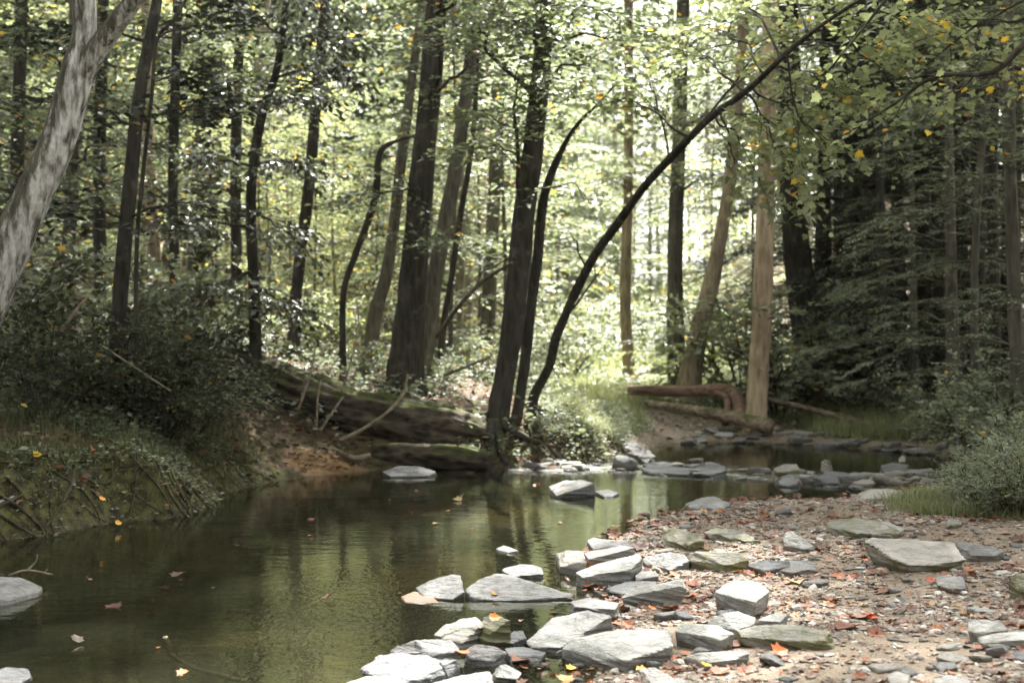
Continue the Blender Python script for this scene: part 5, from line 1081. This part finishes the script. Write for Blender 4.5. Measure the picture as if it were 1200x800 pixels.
# ------------------------------------------------------------------ logs, roots, dead twigs
def log(name, label, pts, material, sides=16, rough=.12, seed=1, group=None, extra=(), cat='log', ends=True):
    """pts: (px, py, width px, depth)"""
    p = np.array([[*PX(a, b, y), w/2*y/FPX] for a, b, w, y in pts]); big = sides > 12; s = catmull(p, 26 if big else 8)
    o_ = p[:, :3].mean(0); mb = MB(); tube(mb, s[:, :3], np.maximum(s[:, 3], .003), sides*2 if big else sides, rough, seed, freq=4.2 if big else 5, zf=1.6 if big else 4)
    for e in extra:
        q = np.array([[*PX(a, b, y), w/2*y/FPX] for a, b, w, y in e]); q = catmull(q, 6); tube(mb, q[:, :3], np.maximum(q[:, 3], .003), max(6, sides//2), rough, seed+1)
    o = new_obj(name, mb.mesh(name, True, o_), M[material]); o.location = o_; tag(o, label, cat, group); return o
log('fallen_log', 'great dark mossy fallen log sloping down the left bank', [(225, 402, 30, 16.9), (262, 424, 44, 16.8), (300, 440, 50, 16.7), (355, 462, 54, 16.5), (420, 486, 58, 16.3), (485, 503, 58, 16.2), (540, 513, 50, 16.2), (570, 519, 34, 16.2)], 'bark_moss', 26, .36, 3)
log('fallen_log', 'lower half-rotten log along the waterline under the great mossy log', [(440, 530, 22, 15.8), (490, 532, 30, 15.7), (540, 535, 30, 15.6), (575, 540, 20, 15.5)], 'bark_moss', 16, .34, 4)
log('bent_log', 'horizontal reddish barkless trunk that bends to the ground beside the pine', [(736, 457, 11, 22.2), (770, 458, 12.5, 22.1), (810, 458, 13, 22), (842, 456, 13.5, 21.6), (856, 458, 14, 21.4), (865, 469, 14, 21.2), (867, 496, 15, 21.0)], 'log_red', 16, .07, 5,
    extra=[[(838, 461, 9, 21.5), (851, 466, 10, 21.4), (853, 479, 9, 21.3), (849, 497, 10, 21.2)]])
log('fallen_log', 'sawn brown log slanting down to the upper pool in front of the pine', [(758, 472, 9, 21.6), (785, 477, 11, 21.3), (820, 482, 13, 20.9), (860, 489, 15, 20.5), (903, 499, 17, 20.0)], 'log_grey', 18, .08, 6)
log('fallen_pole', 'thin fallen pole slanting through grass right of the pine', [(893, 466, 5, 21.4), (930, 474, 6, 21.1), (980, 487, 7, 20.6), (1030, 500, 7, 20.1), (1062, 509, 5, 19.8)], 'log_grey', 10, .1, 7)
log('fallen_log', 'dark rotten log behind the horizontal reddish trunk', [(752, 466, 8, 23.6), (790, 470, 11, 23.5), (830, 474, 10, 23.4)], 'bark_moss', 12, .15, 8)
log('dead_stick', 'waterlogged stick with a snapped white tip poking from the water', [(193, 747, 8, 6.75), (197, 757, 9, 6.72), (200, 767, 9, 6.7)], 'twig_pale', 8, .12, 9, cat='stick', extra=[[(200, 766, 6, 6.7), (215, 776, 5, 6.5), (235, 785, 5, 6.35), (262, 792, 6, 6.2), (295, 800, 5, 6.1)]])
log('dead_twig', 'bare forked twig lying on the smooth grey rock at the left edge', [(10, 674, 3.2, 8.3), (32, 668, 3, 8.3), (62, 673, 2, 8.25)], 'twig_pale', 6, .1, 10, cat='stick', extra=[[(32, 668, 2.6, 8.3), (42, 658, 2.2, 8.3), (44, 649, 1.6, 8.3)], [(52, 671, 2, 8.27), (56, 666, 1.2, 8.27)]])
log('dead_branch', 'pale curved bare branch propped in front of the great fallen log', [(398, 516, 5, 15.4), (425, 503, 4.5, 15.4), (455, 482, 4, 15.4), (472, 462, 3.5, 15.4), (478, 438, 2.5, 15.4)], 'twig_pale', 8, .1, 11, cat='branch')
log('dead_branch', 'short pale driftwood stick lying on the sand', [(395, 528, 5, 15.6), (415, 537, 7, 15.4), (434, 533, 6, 15.4)], 'twig_pale', 8, .12, 12, cat='branch')
for i_, (lab, q) in enumerate([('straight pale sprout standing before the upper end of the great fallen log', [(350, 478, 4, 15.6), (358, 455, 3.5, 15.6), (366, 430, 3, 15.6), (370, 400, 2, 15.6)]), ('thin grey sprout leaning right beside the straight pale sprout', [(375, 505, 3.5, 15.5), (388, 485, 3, 15.5), (402, 465, 2, 15.5)]), ('wispy vertical sprout right of the leaning grey sprout', [(371, 500, 3, 15.6), (372, 470, 2.5, 15.6), (376, 445, 2, 15.6)]), ('thin bare whip rising over the great fallen log', [(400, 460, 3, 16), (412, 420, 2.5, 16), (420, 380, 2, 16), (418, 350, 1.5, 16)]),
                          ('long pale whip arching down through the dark left thicket', [(120, 405, 2, 12.8), (150, 425, 2, 12.8), (180, 445, 2, 12.8), (200, 458, 1.6, 12.8)]), ('pale leaning stick in the dark thicket under the leaning tree', [(72, 388, 4, 12.2), (88, 365, 4, 12.2), (105, 345, 3, 12.2)]), ('low slanting dead branch between the big dark trunk and the middle tree', [(520, 440, 4, 17.5), (550, 428, 4, 17.5), (575, 418, 3, 17.5)]),
                          ('long dead bough leaning up to the middle tree', [(512, 395, 6, 17), (535, 362, 5, 16.7), (565, 330, 5, 16.3), (600, 308, 4, 15.8)])]):
    log('dead_branch', lab, q, 'twig_pale' if i_ not in (6, 7) else 'bark_mid', 6, .1, 20+i_, cat='branch')
# root tangles: one thing per tangle
def root_tangle(label, runs, seed, material='root', wpx=(3, 9)):
    r = random.Random(seed); mb = MB(); P0 = None
    for (x0, y0), (x1, y1), n in runs:
        for k in range(n):
            pts = []; dx, dy = r.gauss(0, 20), r.gauss(0, 7); w_ = r.uniform(*wpx)
            for j in range(6):
                f = j/5; px, py = x0 + (x1-x0)*f + dx*(1-.5*f) + r.gauss(0, 9), y0 + (y1-y0)*f + dy + r.gauss(0, 6)
                q = GP(px, max(py, 500), .012); pts.append([*q, w_/2*q[1]/FPX*(1-.6*f)])
            s = catmull(np.array(pts), 4); tube(mb, s[:, :3], np.maximum(s[:, 3], .004), 6, .15, seed+k, tint=.5)
            if P0 is None: P0 = s[0, :3]
    o = new_obj('root_tangle', mb.mesh('root_tangle', True, P0), M[material]); o.location = P0; return tag(o, label, 'roots')
def bank_roots(label, run, n, wid, seed, depth=.55, wild=.45):
    """roots that drape from the bank's rim down to the water along a stretch of shore, given in pixels"""
    r = random.Random(seed); line = catmull(np.array([W(*q) for q in run]), 20); mb = MB(); o0 = None
    for k in range(n):
        i = r.randrange(1, len(line)-1); t = line[i+1]-line[i-1]; t = t/np.linalg.norm(t); nn = np.array([-t[1], t[0]])
        if sdf_poly(np.array([line[i][0]+nn[0]*.2]), np.array([line[i][1]+nn[1]*.2]), SH)[0] < 0: nn = -nn
        lat = r.gauss(0, wild); w_ = math.exp(r.uniform(math.log(wid[0]), math.log(wid[1]))); D = depth*r.uniform(.4, 1.3); ph = r.uniform(0, 6); pts = []
        for j in range(9):
            f = j/8; d = D*(1-f)**1.2 - .05*f; q = line[i] + nn*(d + .03*math.sin(ph + f*9)) + t*(lat*f**1.3 + .16*wild*math.sin(ph*2 + f*8))
            pts.append((q[0], q[1], max(gz(q[0], q[1]), -.06) + w_*(.2 + .9*math.sin(f*3.1)) + .02*r.random(), w_*(1 - .6*f)))
        s = catmull(np.array(pts), 3); tube(mb, s[:, :3], np.maximum(s[:, 3], .003), 6, .22, seed+k)
        if o0 is None: o0 = s[0, :3]
    o = new_obj('root_tangle', mb.mesh('root_tangle', True, o0), M['root']); o.location = o0; return tag(o, label, 'roots')
bank_roots('tangle of mossy roots draping over the undercut left bank', [(-40, 638), (60, 626), (130, 612), (200, 607), (245, 594)], 30, (.004, .026), 1, .5, .85)
bank_roots('thin roots fanning down to the sand at the end of the left bank', [(245, 594), (262, 578), (300, 568)], 22, (.005, .014), 2, .8)
bank_roots('matted roots under the middle twin-stemmed tree at the waterline', [(520, 549), (570, 548), (640, 547), (690, 542)], 36, (.005, .03), 3, .7)
# ------------------------------------------------------------------ sky, sun, camera
SUN_EL, SUN_AZ = R(56), R(15)                            # azimuth clockwise from straight ahead
w = bpy.data.worlds.new('World'); scene.world = w; w.use_nodes = True
nt = w.node_tree; nt.nodes.clear(); N = NT(nt)
sky = N.n('TexSky', sky_type='NISHITA', sun_disc=False); sky.sun_elevation = SUN_EL; sky.sun_rotation = SUN_AZ; sky.air_density = 1.2; sky.dust_density = 3.0
hs = N.n('HueSaturation'); hs.inputs['Saturation'].default_value = .12; N.link(sky.outputs[0], hs.inputs['Color'])
tcw = N.n('TexCoord').outputs['Generated']
cl = N.mix(N.mr(N.noise(tcw, 2.2, 4, .55), .38, .66), (.8, .82, .84), (1.5, 1.48, 1.42))
bg = N.n('Background'); bg.inputs['Strength'].default_value = .050
N.link(N.mix(1., hs.outputs[0], cl, 'MULTIPLY'), bg.inputs['Color'])
o_ = N.n('OutputWorld'); N.link(bg.outputs[0], o_.inputs[0])
sl = bpy.data.lights.new('sun', 'SUN'); sl.energy = 2.4; sl.angle = R(1.2); sl.color = (1, .97, .91)
so = bpy.data.objects.new('sun', sl); COL.objects.link(so)
dirv = Vector((math.sin(SUN_AZ)*math.cos(SUN_EL), math.cos(SUN_AZ)*math.cos(SUN_EL), math.sin(SUN_EL)))
so.rotation_euler = dirv.to_track_quat('Z', 'Y').to_euler()
# the misty air under the trees
bm = bmesh.new(); bmesh.ops.create_cube(bm, size=1)
for v in bm.verts: v.co = (v.co.x*420, v.co.y*440 + 90, (60.0 if v.co.z > 0 else -3.0))
hm = bpy.data.meshes.new('haze'); bm.to_mesh(hm); bm.free()
m, nt, out = mat('haze_air'); pv = nt.nodes.new('ShaderNodeVolumePrincipled'); pv.inputs['Color'].default_value = (.93, .95, .90, 1); pv.inputs["Density"].default_value = .00008; pv.inputs['Anisotropy'].default_value = .35
nt.links.new(pv.outputs[0], out.inputs['Volume'])
tag(new_obj('haze', hm, m), kind='stuff')
cam = bpy.data.cameras.new('camera'); co = bpy.data.objects.new('camera', cam); COL.objects.link(co)
co.location = (0, 0, HCAM); co.rotation_euler = (R(90), 0, 0); cam.sensor_width = 36; cam.lens = FPX*36/1200; cam.clip_end = 2000; cam.clip_start = .1
cam.dof.use_dof = True; cam.dof.focus_distance = 8.0; cam.dof.aperture_fstop = 2.5; cam.dof.aperture_blades = 8
scene.camera = co
vs = scene.view_settings; vs.view_transform = 'Standard'; vs.look = 'None'; vs.gamma = 1; vs.exposure = 4.5; vs.use_curve_mapping = False
scene.render.engine = 'CYCLES'; cy = scene.cycles
cy.max_bounces = 7; cy.diffuse_bounces = 4; cy.glossy_bounces = 3; cy.transmission_bounces = 4; cy.transparent_max_bounces = 8
cy.use_denoising = True; cy.caustics_reflective = False; cy.caustics_refractive = False; cy.sample_clamp_indirect = 4
try: cy.denoiser = 'OPENIMAGEDENOISE'
except Exception: pass
